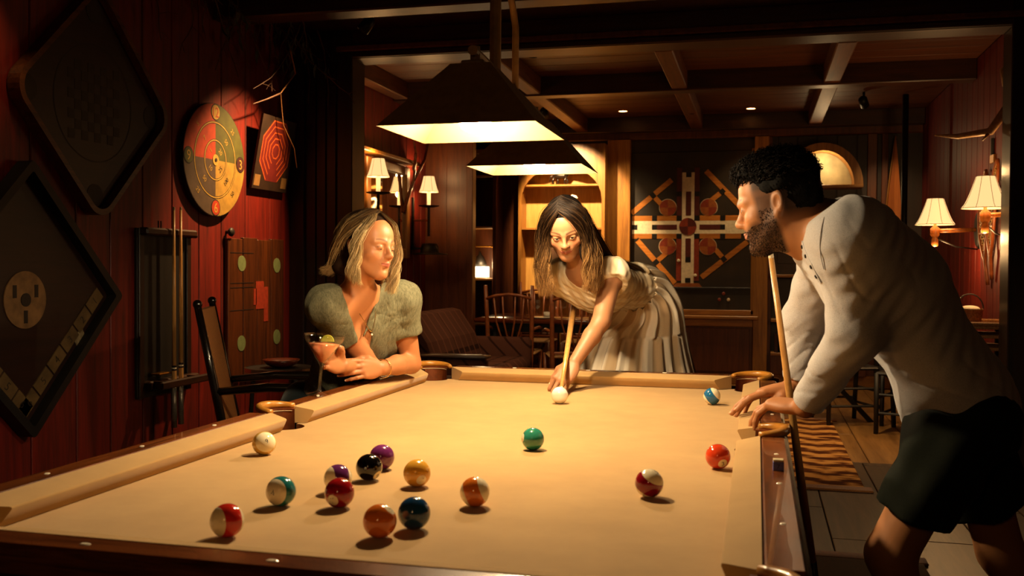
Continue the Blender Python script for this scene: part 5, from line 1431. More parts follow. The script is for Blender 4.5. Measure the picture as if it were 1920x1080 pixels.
def guide_hair(name, guides, count, n, rad, spread, root, tip, mat, parent, seed=1, wave=(0, 0), mixpow=1.5, hilite=None, lum=.3):
    """guides: list of locks, each a list of neighbouring guide curves; strands are blends inside a lock"""
    r = np.random.default_rng(seed); cs, cl = [], []
    G = [[resample(g, n) for g in lock] for lock in guides]; t = np.linspace(0, 1, n)[:, None]
    tot = sum(len(g)-1 if len(g) > 1 else 1 for g in G)
    for lock in G:
        seg = max(1, len(lock)-1)
        for i in range(seg):
            for _ in range(max(1, count//tot)):
                a = r.uniform(0, 1); ncl = 5; ci = int(a*ncl); a_ = a*(1-.75*t)+(ci+.5)/ncl*.75*t; c = lock[i]*(1-a_)+lock[min(i+1, len(lock)-1)]*a_
                off = r.normal(size=3)*spread; off2 = r.normal(size=3)*spread*.7
                c = c+off*(.3+.6*np.minimum(1, 4*t)-.35*t)+off2*t**2
                if wave[0] > 0:
                    ph = i*1.7+ci*2.3+r.uniform(0, .5); w1 = r.normal(size=3); w1 /= np.linalg.norm(w1)
                    dirv = np.array([.75, .2, .2])*np.sign(r.uniform(-1, 1))*0+nrm(np.array([1., .25, .1]))
                    c = c+wave[0]*np.clip((t-.22)*2, 0, 1)*(np.sin(wave[1]*t+ph)*dirv+.5*np.cos(wave[1]*t*1.1+ph)*np.array([0, 1, .2]))
                cs.append(c); l = 1+lum*r.normal()
                w_ = np.clip(t**mixpow+.10*r.normal(), 0, 1)
                col = np.array(root)*(1-w_)+np.array(tip)*w_
                if hilite is not None and r.uniform() < hilite[1]: k_ = np.clip((t-hilite[2])*2.5, 0, .7); col = col*(1-k_)+np.array(hilite[0])*k_
                cl.append(np.clip(col*max(.35, l), 0, 1))
    return strands(name, cs, rad, cl, mat, parent)
# ------------------------------------------------------------------ the man leaning on the right rail
def frame3(t, side):
    t = nrm(t); s = vec3(side); s = nrm(s-t*(s@t)); return np.stack([t, s, np.cross(t, s)], 1)
def build_person(name, loc, label, cat='person'):
    return thing(name, loc, label, cat)
def add_part(name, me, mat, parent):
    o = obj_from(me, name, mat, parent); return o
def mesh_part(name, parts, mat, parent, color=None):
    off = np.array(wloc(parent)); me, V = make_mesh(name, [(v-off, f) for v, f in parts])
    if color is not None: set_color(me, color(V+off))
    return obj_from(me, name, mat, parent)

def build_man():
    root = build_person('person', (1.75, 1.3, 0), 'bearded man in a grey henley and dark shorts leaning on the right rail')
    A = head_axes((-.945, .215, -.22), (0, 0, 1)); ho = vec3((1.306, 1.241, 1.418)); sc = 1.0
    fd = Field(); P = add_head(fd, ho, A, sc, True, open_eye=.0028, smile=.004)
    nb = vec3((1.430, 1.283, 1.335)); fd.chain([P(0, -.022, -.035), P(0, -.030, -.075), nb], [.055, .056, .066], .03)
    shL, shR = vec3((1.475, 1.105, 1.318)), vec3((1.455, 1.465, 1.320)); elL, elR = vec3((1.478, 1.125, 1.10)), vec3((1.392, 1.600, 1.105))
    wrL, wrR = vec3((1.378, 1.235, .905)), vec3((1.366, 1.590, .918))
    ch, md, wa, hp = [vec3(q) for q in ((1.535, 1.288, 1.235), (1.625, 1.293, 1.125), (1.700, 1.293, 1.005), (1.742, 1.285, .915))]
    tors = Field()
    T = frame3(wa-ch, (0, 1, 0))
    tors.ell(ch, (.165, .180, .112), T, .08); tors.ell(md, (.16, .160, .104), T, .08); tors.ell(wa, (.14, .152, .100), T, .05); tors.ell(hp, (.122, .162, .125), np.eye(3), .05)
    tors.cone(shL, nb, .066, .060, .08); tors.cone(shR, nb, .066, .060, .08); tors.cone(shL, ch+vec3((.04, -.07, -.02)), .072, .10, .08); tors.cone(shR, ch+vec3((.04, .07, -.02)), .072, .10, .08)
    tb_ = Field(); tb_.p = [q for q in tors.p[:3]]+tors.p[4:]; tb_.ell(hp, (.095, .140, .105), np.eye(3), .05); fd.p += tb_.inflate(-.004).p
    arms = Field(); arms.chain([shL, elL, wrL], [.056, .043, .031], .02); arms.chain([shR, elR, wrR], [.056, .043, .031], .02); fd.p += arms.p
    nails = []
    # hands: left flat over the cushion nose, right behind it
    add_hand(fd, wrL+vec3((-.004, .010, -.008)), (-.82, .56, .02), (-.02, -.10, .99), (0, 1, 0), [(24, 24, 10), (30, 26, 12), (36, 26, 12), (40, 28, 14)], [(.018, .024, -.004), (.045, .046, -.012), (.074, .052, -.02), (.098, .048, -.024)], 1.06, (.16, .06, -.14, -.36), 1.0, nails)
    add_hand(fd, wrR+vec3((-.006, -.002, -.006)), (-.90, -.26, -.20), (-.18, .05, .98), (0, -1, 0), [(8, 14, 10), (10, 18, 10), (16, 22, 12), (20, 26, 14)], [(.018, .022, -.004), (.045, .036, -.016), (.070, .034, -.028), (.092, .024, -.034)], 1.06, (.10, .03, -.06, -.14), 1.0, nails)
    hipL, hipR = vec3((1.735, 1.185, .90)), vec3((1.765, 1.385, .90)); knL, knR = vec3((1.575, 1.175, .56)), vec3((1.875, 1.42, .52)); anL, anR = vec3((1.66, 1.20, .10)), vec3((2.03, 1.45, .11))
    for h_, k_, a_ in ((hipL, knL, anL), (hipR, knR, anR)):
        fd.chain([h_, k_], [.066, .058], .03); fd.chain([k_, k_*.62+a_*.38+vec3((.02, 0, 0)), a_], [.054, .052, .036], .02); fd.chain([a_, a_+vec3((-.10, -.01, -.055)), a_+vec3((-.17, -.015, -.062))], [.036, .034, .028], .02)
    skin = (.40, .165, .062)
    hb = [(ho-vec3((.135, .135, .135)), ho+vec3((.135, .135, .145))), ((1.155, 1.20, .80), (1.385, 1.40, .955)), ((1.155, 1.485, .80), (1.375, 1.70, .955))]
    parts = skin_surface(fd, ((1.15, .93, .0), (2.1, 1.72, 1.56)), hb, .008, .0024)
    fade = (.022, .012, .007)
    def col(V):
        C = face_paint(V, ho, A, sc, skin, (.34, .12, .07), (.012, .007, .004), ((.030, .014, .007), .93), None, .0046)
        q = (V-ho)@A/sc; s, f, u = q.T; sa = np.abs(s)
        m = np.clip((u-.010+.35*np.clip(f, -.2, .05)*0)/.03, 0, 1)*np.clip((.052-f)/.01, 0, 1)*(u < .15)
        m = np.maximum(m, np.clip((-.010-f)/.02, 0, 1)*np.clip((u+.055)/.03, 0, 1))*((V[:, 2] > 1.2))
        m = np.clip(m, 0, .96)[:, None]; return C*(1-m)+np.array(fade)*m
    mesh_part('body', parts, skin_mat('tan_skin', .55), root, col)
    # beard stubble
    Vb = np.concatenate([v for v, f in parts]); cb = col(Vb); q = (Vb-ho)@A/sc; m = (cb[:, 0] < .12) & (q[:, 1] > .0) & (q[:, 2] < -.012) & (q[:, 2] > -.125) & (np.abs(q[:, 0]) < .09)
    rb = np.random.default_rng(3); pk = Vb[m][rb.integers(0, m.sum(), 3600)]; tb = np.linspace(0, 1, 4)[:, None]; cs, cl = [], []
    for p_ in pk:
        n_ = nrm(p_-P(0, .01, -.03)); d_ = nrm(n_*.45+A[:, 1]*.2-A[:, 2]*.8+rb.normal(size=3)*.15); cs.append(p_-n_*.0008+d_*tb*rb.uniform(.0022, .0048)); cl.append(np.tile(np.array([.016, .009, .006])*rb.uniform(.5, 2.0), (4, 1)))
    strands('beard', cs, .0007, cl, hair_mat('beard_hair', 0, 0, .6), root)
    eyes(P, A, sc, Vector(A[:, 1])*.9+Vector((0, 0, -.35)), root)
    add_nails(nails, root, plain('pale_nail', 'd8a078', .3, var=.03))
    # hair: a dense cap with short curls
    hf = Field(); E = lambda c, r, k=.015, op='u': hf.ell(P(*c), sc*np.array(r), A, k, op)
    E((0, -.018, .050), (.0775, .092, .082)); E((0, .036, .088), (.055, .060, .033), .03); E((0, -.050, .0), (.064, .060, .062), .02)
    wv = waves(7, [.0018, .0012], [190, 420])
    D = hf.grid(ho-.17, ho+.19, .0035, wv); mesh_part('hair', [surface(*D)], plain('black_hair', '070504', .8, 0, .15, var=.3), root)
    r = np.random.default_rng(5); cs, cl = [], []
    Vh, Fh = surface(*hf.grid(ho-.17, ho+.19, .006)); q = (Vh-ho)@A; cand = Vh[(q[:, 2] > .055)]
    nc = 1700; pick = cand[r.integers(0, len(cand), nc)]; t = np.linspace(0, 1, 10)[:, None]
    for p in pick:
        n_ = nrm(p-P(0, -.01, .02)); u_ = nrm(np.cross(n_, r.normal(size=3))); v_ = np.cross(n_, u_); R_ = r.uniform(.003, .006)
        c = p-n_*.004+n_*t*r.uniform(.010, .022)+R_*(np.cos(9*t)*u_+np.sin(9*t)*v_); cs.append(c); cl.append(np.tile(np.array([.006, .004, .003])*r.uniform(.6, 1.8), (10, 1)))
    strands('curls', cs, .0015, cl, hair_mat('curl_hair', 0, 0, .6), root)
    # henley
    sh = Field(); sh.p += tors.inflate(.014).p
    sh.chain([shL, elL+vec3((.004, -.004, 0))], [.072, .060], .06); sh.chain([elL+vec3((.004, -.004, 0)), wrL], [.060, .040], .03)
    sh.chain([shR, elR, wrR], [.074, .060, .039], .03)
    
    sh.cone(nb+vec3((.02, 0, -.03)), nb+vec3((-.022, -.003, .026)), .082, .068, .02)
    sh.cone(nb+vec3((-.020, -.003, .022)), nb+vec3((-.052, -.006, .058)), .070, .0635, .012)
    # hem and cuffs, neck hole
    sh.half(hp+vec3((.03, 0, -.058)), (.30, 0, -.95), .006); sh.half(nb+vec3((-.044, -.005, .044)), (-.62, -.05, .78), .004)
    for e_, w_ in ((elL, wrL), (elR, wrR)):
        dn = nrm(w_-e_); c_ = w_-dn*.012
        sh.fun(lambda X, Y, Z, c_=c_, dn=dn: np.maximum(-((X-c_[0])*dn[0]+(Y-c_[1])*dn[1]+(Z-c_[2])*dn[2]), np.sqrt((X-c_[0])**2+(Y-c_[1])**2+(Z-c_[2])**2)-.10), c_-.12, c_+.12, .003)
    dE = lambda x, y, z, c, s: np.exp(-((x-c[0])**2+(y-c[1])**2+(z-c[2])**2)/s**2)
    w1 = waves(21, [.0012, .0008], [26, 60]); w2 = waves(9, [1.0], [1.0])
    def fold(x, y, z):
        d = w1(x, y, z)
        # cross folds on the forearms and at the elbows
        aL = (x-elL[0])*.4-(z-elL[2]); d = d+.0060*(1-np.abs(np.sin(62*(z+.35*x)+3*np.sin(30*x))))**4*dE(x, y, z, elR*.5+wrR*.5, .10)
        d = d+.0050*(1-np.abs(np.sin(52*(z-.4*x)+2*np.sin(25*y))))**4*dE(x, y, z, elL*.35+wrL*.65, .09)+.0020*np.sin(95*(z+.2*y))*dE(x, y, z, elL, .08)
        cr = lambda a: (1-np.abs(np.sin(a)))**5
        d = d+.0060*cr(26*(x*.75+z*.65)+2.2*np.sin(16*z+9*y))*dE(x, y, z, (1.66, 1.17, .98), .15)+.0050*cr(30*(x-z*.35)+1.5*np.sin(20*z))*dE(x, y, z, (1.52, 1.16, 1.20), .11)
        d = d+.0045*cr(34*(z*.8+x*.5)+2*np.sin(22*x))*dE(x, y, z, (1.47, 1.08, 1.24), .09)
        return d
    D = sh.grid((1.24, .90, .82), (2.0, 1.74, 1.50), .0048, fold)
    t = NT('heathered_grey_knit'); v = t.coord('Object'); n = t.noise(v, 1100, 3, .7); n2 = t.noise(v, 420, 2, .6)
    c = t.ramp(n, [(.30, '7f7e82'), (.55, 'c2c0c2'), (.75, 'd9d7d8')]); c = t.mix(t.math('GREATER_THAN', n2, .70), c, '3a332e'); t.col(c); t.bump(n, .25, .001); t.b.inputs['Sheen Weight'].default_value = .3
    shirt = mesh_part('shirt', [surface(*D)], t.done(.92, spec=.15), root)
    # henley placket with buttons, and the sleeve seam
    pl_ = [((1.3600, 1.185, 1.318), (-.96, -.2, -.1)), ((1.3639, 1.1649, 1.3044), (-.98, -.12, -.16)), ((1.3707, 1.1285, 1.2817), (-.96, -.14, -.19)), ((1.3821, 1.0999, 1.2562), (-.92, -.17, -.37)), ((1.3934, 1.0986, 1.2335), (-.85, -.15, -.51)), ((1.401, 1.099, 1.219), (-.8, -.15, -.55))]
    pp = [vec3(q[0])+nrm(q[1])*.0022 for q in pl_]; mb = MB(); m_ = len(pp)
    for k_ in range(m_):
        tg = nrm(pp[min(k_+1, m_-1)]-pp[max(k_-1, 0)]); nn_ = nrm(pl_[k_][1]); wd_ = nrm(np.cross(tg, nn_))*.013
        mb.v += [tuple(pp[k_]+wd_), tuple(pp[k_]-wd_), tuple(pp[k_]-wd_-nn_*.006), tuple(pp[k_]+wd_-nn_*.006)]
    for k_ in range(m_-1):
        for e_ in range(4): mb.f.append((4*k_+e_, 4*k_+(e_+1) % 4, 4*k_+4+(e_+1) % 4, 4*k_+4+e_))
    mb.f += [(0, 1, 2, 3), tuple(4*(m_-1)+e_ for e_ in (3, 2, 1, 0))]
    plk = mb.build('placket', shirt.data.materials[0], shirt)
    for k_ in (1, 2, 3, 4):
        b_ = MB(); b_.lathe([(0, .003), (.0042, .003), (.0052, 0), (0, 0)], pp[k_], 12, axis=pl_[k_][1]); b_.build('button', m_dark, plk)
    sm_ = [(1.4120, 1.075, 1.388), (1.4040, 1.0425, 1.3734), (1.3970, 1.0337, 1.3423), (1.3939, 1.0344, 1.3116), (1.3970, 1.0424, 1.2809), (1.4050, 1.0464, 1.2501)]
    MB().tube(list(resample(sm_, 18)), .0013, 5).build('sleeve_seam', shirt.data.materials[0], shirt)
    # shorts
    so = Field(); so.ell(hp+vec3((.01, 0, -.03)), (.128, .172, .125), np.eye(3), .04)
    for h_, k_ in ((hipL, knL), (hipR, knR)): so.cone(h_, h_*.28+k_*.72, .104, .094, .035); 
    for h_, k_ in ((hipL, knL), (hipR, knR)):
        e = h_*.30+k_*.70; dn = nrm(k_-h_)
        def cut(X, Y, Z, e=e, dn=dn, h_=h_): return np.maximum(-((X-e[0])*dn[0]+(Y-e[1])*dn[1]+(Z-e[2])*dn[2]), np.sqrt((X-e[0])**2+(Y-e[1])**2+(Z-e[2])**2)-.2)
        so.fun(cut, e-.22, e+.22, .004)
    so.half(hp+vec3((0, 0, .03)), (-.30, 0, .95), .006)
    ws = waves(31, [.0040, .002], [30, 70])
    mesh_part('shorts', [surface(*so.grid((1.45, 1.0, .42), (2.05, 1.60, 1.0), .006, ws))], fabric('dark_olive_twill', '0d1009', '181c11', 500, sheen=0), root)
    for a_ in (anL, anR):
        f2 = Field(); f2.chain([a_+vec3((.03, 0, -.055)), a_+vec3((-.10, -.01, -.060)), a_+vec3((-.19, -.015, -.066))], [.044, .042, .034], .02); f2.cone(a_+vec3((0, 0, .0)), a_+vec3((.01, 0, -.05)), .045, .045, .03); f2.half(a_+vec3((0, 0, -.088)), (0, 0, -1), .004); f2.half(a_+vec3((0, 0, .0)), (0, 0, 1), .004)
        mesh_part('shoe', [surface(*f2.grid(a_-vec3((.27, .09, .12)), a_+vec3((.11, .09, .08)), .006))], plain('black_shoe', '0c0a09', .4), root)
    return root
man = build_man()
cq = thing('pool_cue', (1.475, 1.735, 0), 'pale maple cue held upright by the man, tip under his chin', 'pool cue')
q0, q1 = vec3((1.475, 1.735, .012)), vec3((1.289, 1.402, 1.300)); lerp = lambda t: q0+(q1-q0)*t
MB().tube([lerp(0), lerp(.30)], [.016, .0142], 14).build('butt', m_butt, cq, smooth=True)
MB().tube([lerp(.30), lerp(.985)], [.0140, .0072], 14).build('shaft', m_maple, cq, smooth=True)
MB().tube([lerp(.985), lerp(.997)], [.0072, .0070], 12).build('ferrule', m_ring, cq); MB().tube([lerp(.997), lerp(1)], [.0068, .006], 12).build('tip', m_butt, cq)
MB().sphere(lerp(-.004), .016, 12, 8).build('bumper', m_dark, cq, smooth=True)
# ------------------------------------------------------------------ the woman with the cocktail, leaning on the left rail
VBOT, VLEFT, VRIGHT = (-.115, 1.900, .966), (-.160, 1.815, 1.196), (-.052, 1.974, 1.207)
def build_w1():
    root = build_person('person', (-.38, 2.2, 0), 'blonde woman in an olive wrap top leaning on the left rail with a cocktail')
    rC, fC = vec3((.969, .245, 0)), vec3((-.245, .969, 0)); th = math.radians(58)
    A = head_axes(rC*math.sin(th)-fC*math.cos(th)+vec3((0, 0, -.06)), vec3((0, 0, 1))+.10*rC); ho = vec3((-.058, 1.842, 1.322)); sc = .945
    fd = Field(); P = add_head(fd, ho, A, sc, False, open_eye=.0, smile=.0035)
    nb = vec3((-.118, 1.905, 1.140)); fd.chain([P(0, -.020, -.04), P(0, -.030, -.085), nb], [.046, .047, .056], .03)
    shR, shL = vec3((-.190, 1.790, 1.112)), vec3((-.022, 2.066, 1.128)); elR, elL = vec3((-.096, 1.955, .885)), vec3((-.004, 2.128, .885)); wrR, wrL = vec3((-.100, 1.722, .912)), vec3((-.028, 1.882, .890))
    ch, wa, hp = vec3((-.165, 2.015, 1.005)), vec3((-.285, 2.13, .84)), vec3((-.395, 2.20, .70))
    lat = nrm(shL-shR); tors = Field(); T = frame3(wa-ch, lat)
    tors.ell(ch, (.145, .150, .092), T, .05); tors.ell(ch*.5+wa*.5, (.12, .128, .085), T, .05); tors.ell(wa, (.11, .122, .085), T, .05); tors.ell(hp, (.12, .158, .11), T, .05)
    tors.cone(shR, nb, .042, .043, .05); tors.cone(shL, nb, .042, .043, .05); tors.cone(shR, ch, .052, .09, .06); tors.cone(shL, ch, .052, .09, .06)
    front = nrm(np.cross(wa-ch, lat)); front = front if front@vec3((.8, -.5, 0)) > 0 else -front
    bust = Field()
    for g in (-1, 1): bust.ell(ch+lat*g*.068+front*.052+nrm(wa-ch)*.025, (.058, .058, .052), T, .04)
    tors.p += bust.p; fd.p += tors.p
    fd.chain([shR, elR], [.046, .036], .02); fd.chain([elR, wrR], [.037, .025], .012); fd.chain([shL, elL], [.046, .037], .02); fd.chain([elL, elL*.5+wrL*.5+vec3((.003, 0, .004)), wrL], [.038, .036, .0255], .012)
    nails = []
    add_hand(fd, wrR, (-.20, -.93, .32), (-.95, .12, -.22), (0, 0, 1), [(16, 22, 16), (14, 20, 14), (12, 18, 14), (10, 20, 14)], [(.018, .022, -.006), (.040, .036, -.020), (.062, .038, -.036), (.080, .034, -.046)], 1.0, (.16, .03, -.10, -.24), .88, nails)
    add_hand(fd, wrL+vec3((0, -.002, 0)), (-.38, -.92, .06), (.86, -.42, .25), (0, 0, 1), [(8, 22, 22), (10, 24, 24), (12, 26, 24), (14, 28, 26)], [(.018, .022, -.004), (.042, .038, -.012), (.066, .040, -.022), (.086, .034, -.032)], .98, (.06, .0, -.06, -.12), .88, nails)
    for g, y in ((-1, -.085), (1, .085)):
        h_ = hp+lat*g*.085; k_ = vec3((h_[0]-.02, h_[1]+.03, .46)); a_ = vec3((h_[0]-.05, h_[1]+.10, .09)); fd.chain([h_, k_, a_], [.08, .055, .035], .03); fd.chain([a_, a_+vec3((.14, -.05, -.055))], [.034, .028], .02)
    skin = (.47, .190, .076)
    hb = [(ho-vec3((.13, .13, .135)), ho+vec3((.13, .13, .14))), ((-.20, 1.50, .83), (.02, 1.905, 1.03))]
    parts = skin_surface(fd, ((-.62, 1.46, 0), (.10, 2.46, 1.47)), hb, .008, .0023)
    nc = (.47, .190, .076)
    mesh_part('body', parts, skin_mat('warm_fair_skin', .48), root, lambda V: face_paint(V, ho, A, sc, nc, (.46, .12, .08), (.11, .052, .022), None, (.54, .18, .085), .0036))
    eyes(P, A, sc, A[:, 1]*.9+vec3((.2, .1, -.25)), root, (.10, .09, .06)); add_nails(nails, root, plain('pink_nail', 'e8b8a0', .25, var=.02))
    # wrap top with short sleeves and a deep V
    sh = Field(); sh.p += tors.inflate(.011).p
    sR, sL = shR*.50+elR*.50, shL*.50+elL*.50
    sh.chain([shR, sR], [.055, .058], .04); sh.chain([shL, sL], [.055, .060], .04)
    vt = nb*.35+ch*.65+front*.07
    VB, VL, VR = vec3(VBOT), vec3(VLEFT), vec3(VRIGHT); vn = nrm(vec3((1.37, -3.21, .29)))
    def edge(a, inner):
        q = nrm(np.cross(vn, a-VB)); return q if q@(inner-VB) < 0 else -q      # points out of the triangle
    qL, qR = edge(VL, VR), edge(VR, VL)
    def vee(X, Y, Z):
        d = (X-VB[0], Y-VB[1], Z-VB[2]); dt = lambda q: d[0]*q[0]+d[1]*q[1]+d[2]*q[2]
        return np.maximum(np.maximum(dt(qL), dt(qR)), -dt(vn)-.075)
    sh.fun(vee, nb-.3, nb+.3, .003); sh.fun(lambda X, Y, Z: np.sqrt((X-nb[0])**2+(Y-nb[1])**2+(Z-nb[2]-.035)**2)-.066, nb-.12, nb+.14, .006)
    for s_, e_ in ((sR, elR), (sL, elL)):
        dn = nrm(e_-s_); c_ = s_+dn*.012
        sh.fun(lambda X, Y, Z, c_=c_, dn=dn: np.maximum(-((X-c_[0])*dn[0]+(Y-c_[1])*dn[1]+(Z-c_[2])*dn[2]), np.sqrt((X-c_[0])**2+(Y-c_[1])**2+(Z-c_[2])**2)-.074), c_-.09, c_+.09, .003)
    w1 = waves(41, [.0014, .0010], [40, 95]); up = nrm(ch-wa)
    def fold(x, y, z):
        ex = lambda c, s: np.exp(-((x-c[0])**2+(y-c[1])**2+(z-c[2])**2)/s**2)
        d = w1(x, y, z); l = x*lat[0]+y*lat[1]+z*lat[2]; cr = lambda a: (1-np.abs(np.sin(a)))**5
        pR = ch*.55+shR*.45; pL = ch*.55+shL*.45
        for pc_, sg_ in ((pR, 1), (pL, -1)):
            an = np.arctan2((z-pc_[2]), (l-pc_@lat)*sg_); d = d+.0075*cr(an*4.5+1.5*np.sin(26*x+11*z))*ex(pc_, .12)
        d = d+.0050*cr(58*l+5*np.sin(22*z))*ex(ch*.5+wa*.5+front*.07, .13)
        d = d+.0042*np.sin(130*(z*.8+l*.7)+3*np.sin(30*x))*ex(shR*.5+ch*.5, .09)+.0042*np.sin(130*(z*.8-l*.7)+3*np.sin(30*x))*ex(shL*.5+ch*.5, .09)
        d = d+.0036*np.sin(110*(z+.5*y))*ex(sR, .06)+.0036*np.sin(110*(z-.3*y))*ex(sL, .06)+.004*np.sin(95*l+8*z)*ex(wa*.6+ch*.4+front*.06, .11)
        return d
    t = NT('olive_gauze'); v = t.coord('Object'); n = t.noise(t.coord('Object', (1, 1, .35)), 160, 4, .7, .6); n2 = t.noise(v, 1400, 2)
    t.col(t.ramp(n, [(.3, '5c5b46'), (.7, '8a876c')])); t.bump(t.math('ADD', n, t.math('MULTIPLY', n2, .5)), .8, .004); mt = t.done(.9, spec=.15)
    shirt = mesh_part('wrap_top', [surface(*sh.grid((-.52, 1.66, .70), (.10, 2.36, 1.24), .0042, fold))], mt, root)
    # dark trousers
    so = Field(); so.ell(hp, (.13, .17, .12), T, .04)
    for g in (-1, 1):
        h_ = hp+lat*g*.085; k_ = vec3((h_[0]-.02, h_[1]+.03, .46)); a_ = vec3((h_[0]-.05, h_[1]+.10, .12)); so.chain([h_, k_, a_], [.098, .075, .06], .03)
    so.half((0, 0, .13), (0, 0, -1), .004); so.half(hp+nrm(ch-hp)*.10, nrm(ch-hp), .004)
    mesh_part('trousers', [surface(*so.grid((-.66, 1.9, .08), (-.12, 2.52, .90), .008, waves(5, [.002], [35])))], fabric('dark_teal_denim', '0c1416', '16242a', 600), root)
    # jewellery
    gold = plain('pale_gold', 'e8c078', .25, 1, var=.05)
    pend = nb+front*.098+vec3((0, 0, -.062))
    a0, a1 = nb+lat*-.060+vec3((0, 0, .03))+front*.02, nb+lat*.060+vec3((0, 0, .03))+front*.02
    crv = resample([a0, a0*.55+pend*.45+front*.016, pend, a1*.55+pend*.45+front*.016, a1], 30); MB().tube(list(crv), .0011, 5).build('necklace', gold, root); MB().sphere(pend, .0042, 10, 8).build('pendant', plain('white_stone', 'f4ecdc', .1), root)
    def torus(c, n_, R_, r_, name):
        u, v_, d = frame_from(n_); MB().tube([vec3(c)+R_*(math.cos(2*PI*i/28)*u+math.sin(2*PI*i/28)*v_) for i in range(29)], r_, 6, False).build(name, gold, root, smooth=True)
    torus(wrL+vec3((.002, .018, -.002)), elL-wrL, .033, .0018, 'bracelet')
    # hair
    hf = Field(); E = lambda c, r, k=.015, op='u': hf.ell(P(*c), sc*np.array(r), A, k, op)
    E((0, -.022, .048), (.083, .100, .086)); E((0, -.07, -.02), (.070, .060, .075), .03); E((.03, -.085, -.085), (.045, .045, .035), .03); E((0, .094, -.022), (.066, .068, .100), .012, 's'); E((.088, .0, -.03), (.03, .035, .05), .01, 's')
    hm = hair_mat('blonde_hair', 0, 0, .36); dk = plain('hair_undercoat', '24150a', .85, 0, .1, var=.3, scale=80)
    mesh_part('hair', [surface(*hf.grid(ho-.2, ho+.19, .0045, None))], dk, root)
    G = lambda *q: [P(*x) for x in q]
    fr = [[G((.012, .040, .128), (.056, .064, .092), (.084, .044, .040), (.094, .034, -.015), (.088, .040, -.060), (.094, .036, -.10), (.084, .044, -.145)),
           G((.012, .025, .131), (.062, .050, .092), (.090, .032, .040), (.100, .022, -.015), (.096, .028, -.060), (.102, .022, -.10), (.094, .030, -.135)),
           G((.010, .010, .132), (.066, .036, .092), (.094, .020, .040), (.104, .012, -.015), (.100, .016, -.055), (.106, .012, -.09), (.100, .016, -.115))],
          [G((.004, .050, .126), (-.045, .082, .085), (-.072, .082, .02), (-.082, .080, -.04), (-.070, .084, -.10), (-.050, .080, -.155)),
           G((.002, .030, .130), (-.060, .060, .085), (-.084, .060, .02), (-.090, .060, -.05), (-.085, .070, -.11), (-.068, .072, -.17)),
           G((.0, .010, .132), (-.068, .030, .085), (-.090, .020, .02), (-.095, .02, -.05), (-.09, .02, -.10), (-.08, .02, -.14))],
          [G((.012, .048, .127), (.062, .040, .092), (.088, .0, .050), (.086, -.05, .012), (.060, -.092, -.040), (.050, -.110, -.095), (.066, -.125, -.112)),
           G((.012, .030, .132), (.052, .010, .118), (.084, -.035, .075), (.080, -.075, .020), (.054, -.104, -.045), (.048, -.120, -.098), (.068, -.132, -.110)),
           G((.010, .010, .133), (.060, -.02, .10), (.080, -.055, .055), (.070, -.09, .0), (.046, -.112, -.055), (.046, -.128, -.10), (.070, -.140, -.108)),
           G((.006, -.03, .130), (.045, -.07, .10), (.060, -.098, .05), (.050, -.115, -.01), (.036, -.122, -.07), (.050, -.140, -.105), (.078, -.135, -.10))],
          [G((.0, .0, .133), (-.03, -.05, .115), (-.055, -.095, .06), (-.05, -.11, .0), (-.03, -.12, -.07), (.0, -.13, -.10)),
           G((.004, -.03, .132), (0, -.09, .09), (0, -.122, .03), (.005, -.125, -.04), (.02, -.13, -.09), (.05, -.145, -.10))]]
    guide_hair('hair_strands', fr[2:], 4600, 22, .0008, .0060, (.028, .014, .006), (.24, .13, .048), hm, root, 3, (.009, 10), 1.0, ((.56, .38, .17), .25, .1))
    guide_hair('face_framing_hair', fr[:2], 900, 26, .0008, .0050, (.07, .036, .014), (.52, .36, .16), hm, root, 4, (.013, 13), .8, ((.80, .62, .36), .35, .1))
    return root
w1p = build_w1()
# cocktail glass on the rail
gx, gy = -.088, 1.512
cg = thing('cocktail_glass', (gx, gy, ZR), 'martini glass of coral pink cocktail with a lime slice on the left rail', 'glass')
gt = np.array(Euler((math.radians(-2), math.radians(5), 0)).to_matrix()); GP = lambda prof: prof
def tilted(prof, name, mat, n=32, cap=True):
    mb = MB(); mb.lathe(prof, (0, 0, 0), n, cap=cap); mb.v = [tuple(np.array([gx, gy, ZR+.0005])+gt@(1.12*np.array(v))) for v in mb.v]; return mb.build(name, mat, cg, smooth=True)
tilted([(0, 0), (.036, 0), (.038, .0015), (.030, .004), (.010, .009), (.0045, .018), (.0038, .05), (.0038, .078), (.006, .088), (.012, .094), (.0555, .160), (.0580, .172), (.0568, .172), (.0540, .161), (.0105, .0965), (0, .0935)], 'glass', glass('cocktail_crystal'))
t = NT('coral_cocktail'); t.col('ff9468'); t.b.inputs['Transmission Weight'].default_value = .12; t.b.inputs['IOR'].default_value = 1.33; t.b.inputs['Subsurface Weight'].default_value = .6; t.b.inputs['Subsurface Radius'].default_value = (.03, .012, .006)
tilted([(0, .0950), (.0095, .0970), (.0445, .1475), (.0, .1475)], 'drink', t.done(.15))
mb = MB(); mb.prism([(.0, .0)]+[(.022*math.cos(PI*i/10), .022*math.sin(PI*i/10)) for i in range(11)], -.002, .002, 'XZ'); mb.v = [tuple(np.array([gx+.012, gy+.040, ZR+.168])+np.array(v)) for v in mb.v]; mb.build('lime_slice', plain('lime', '9aa83c', .4, var=.2), cg)
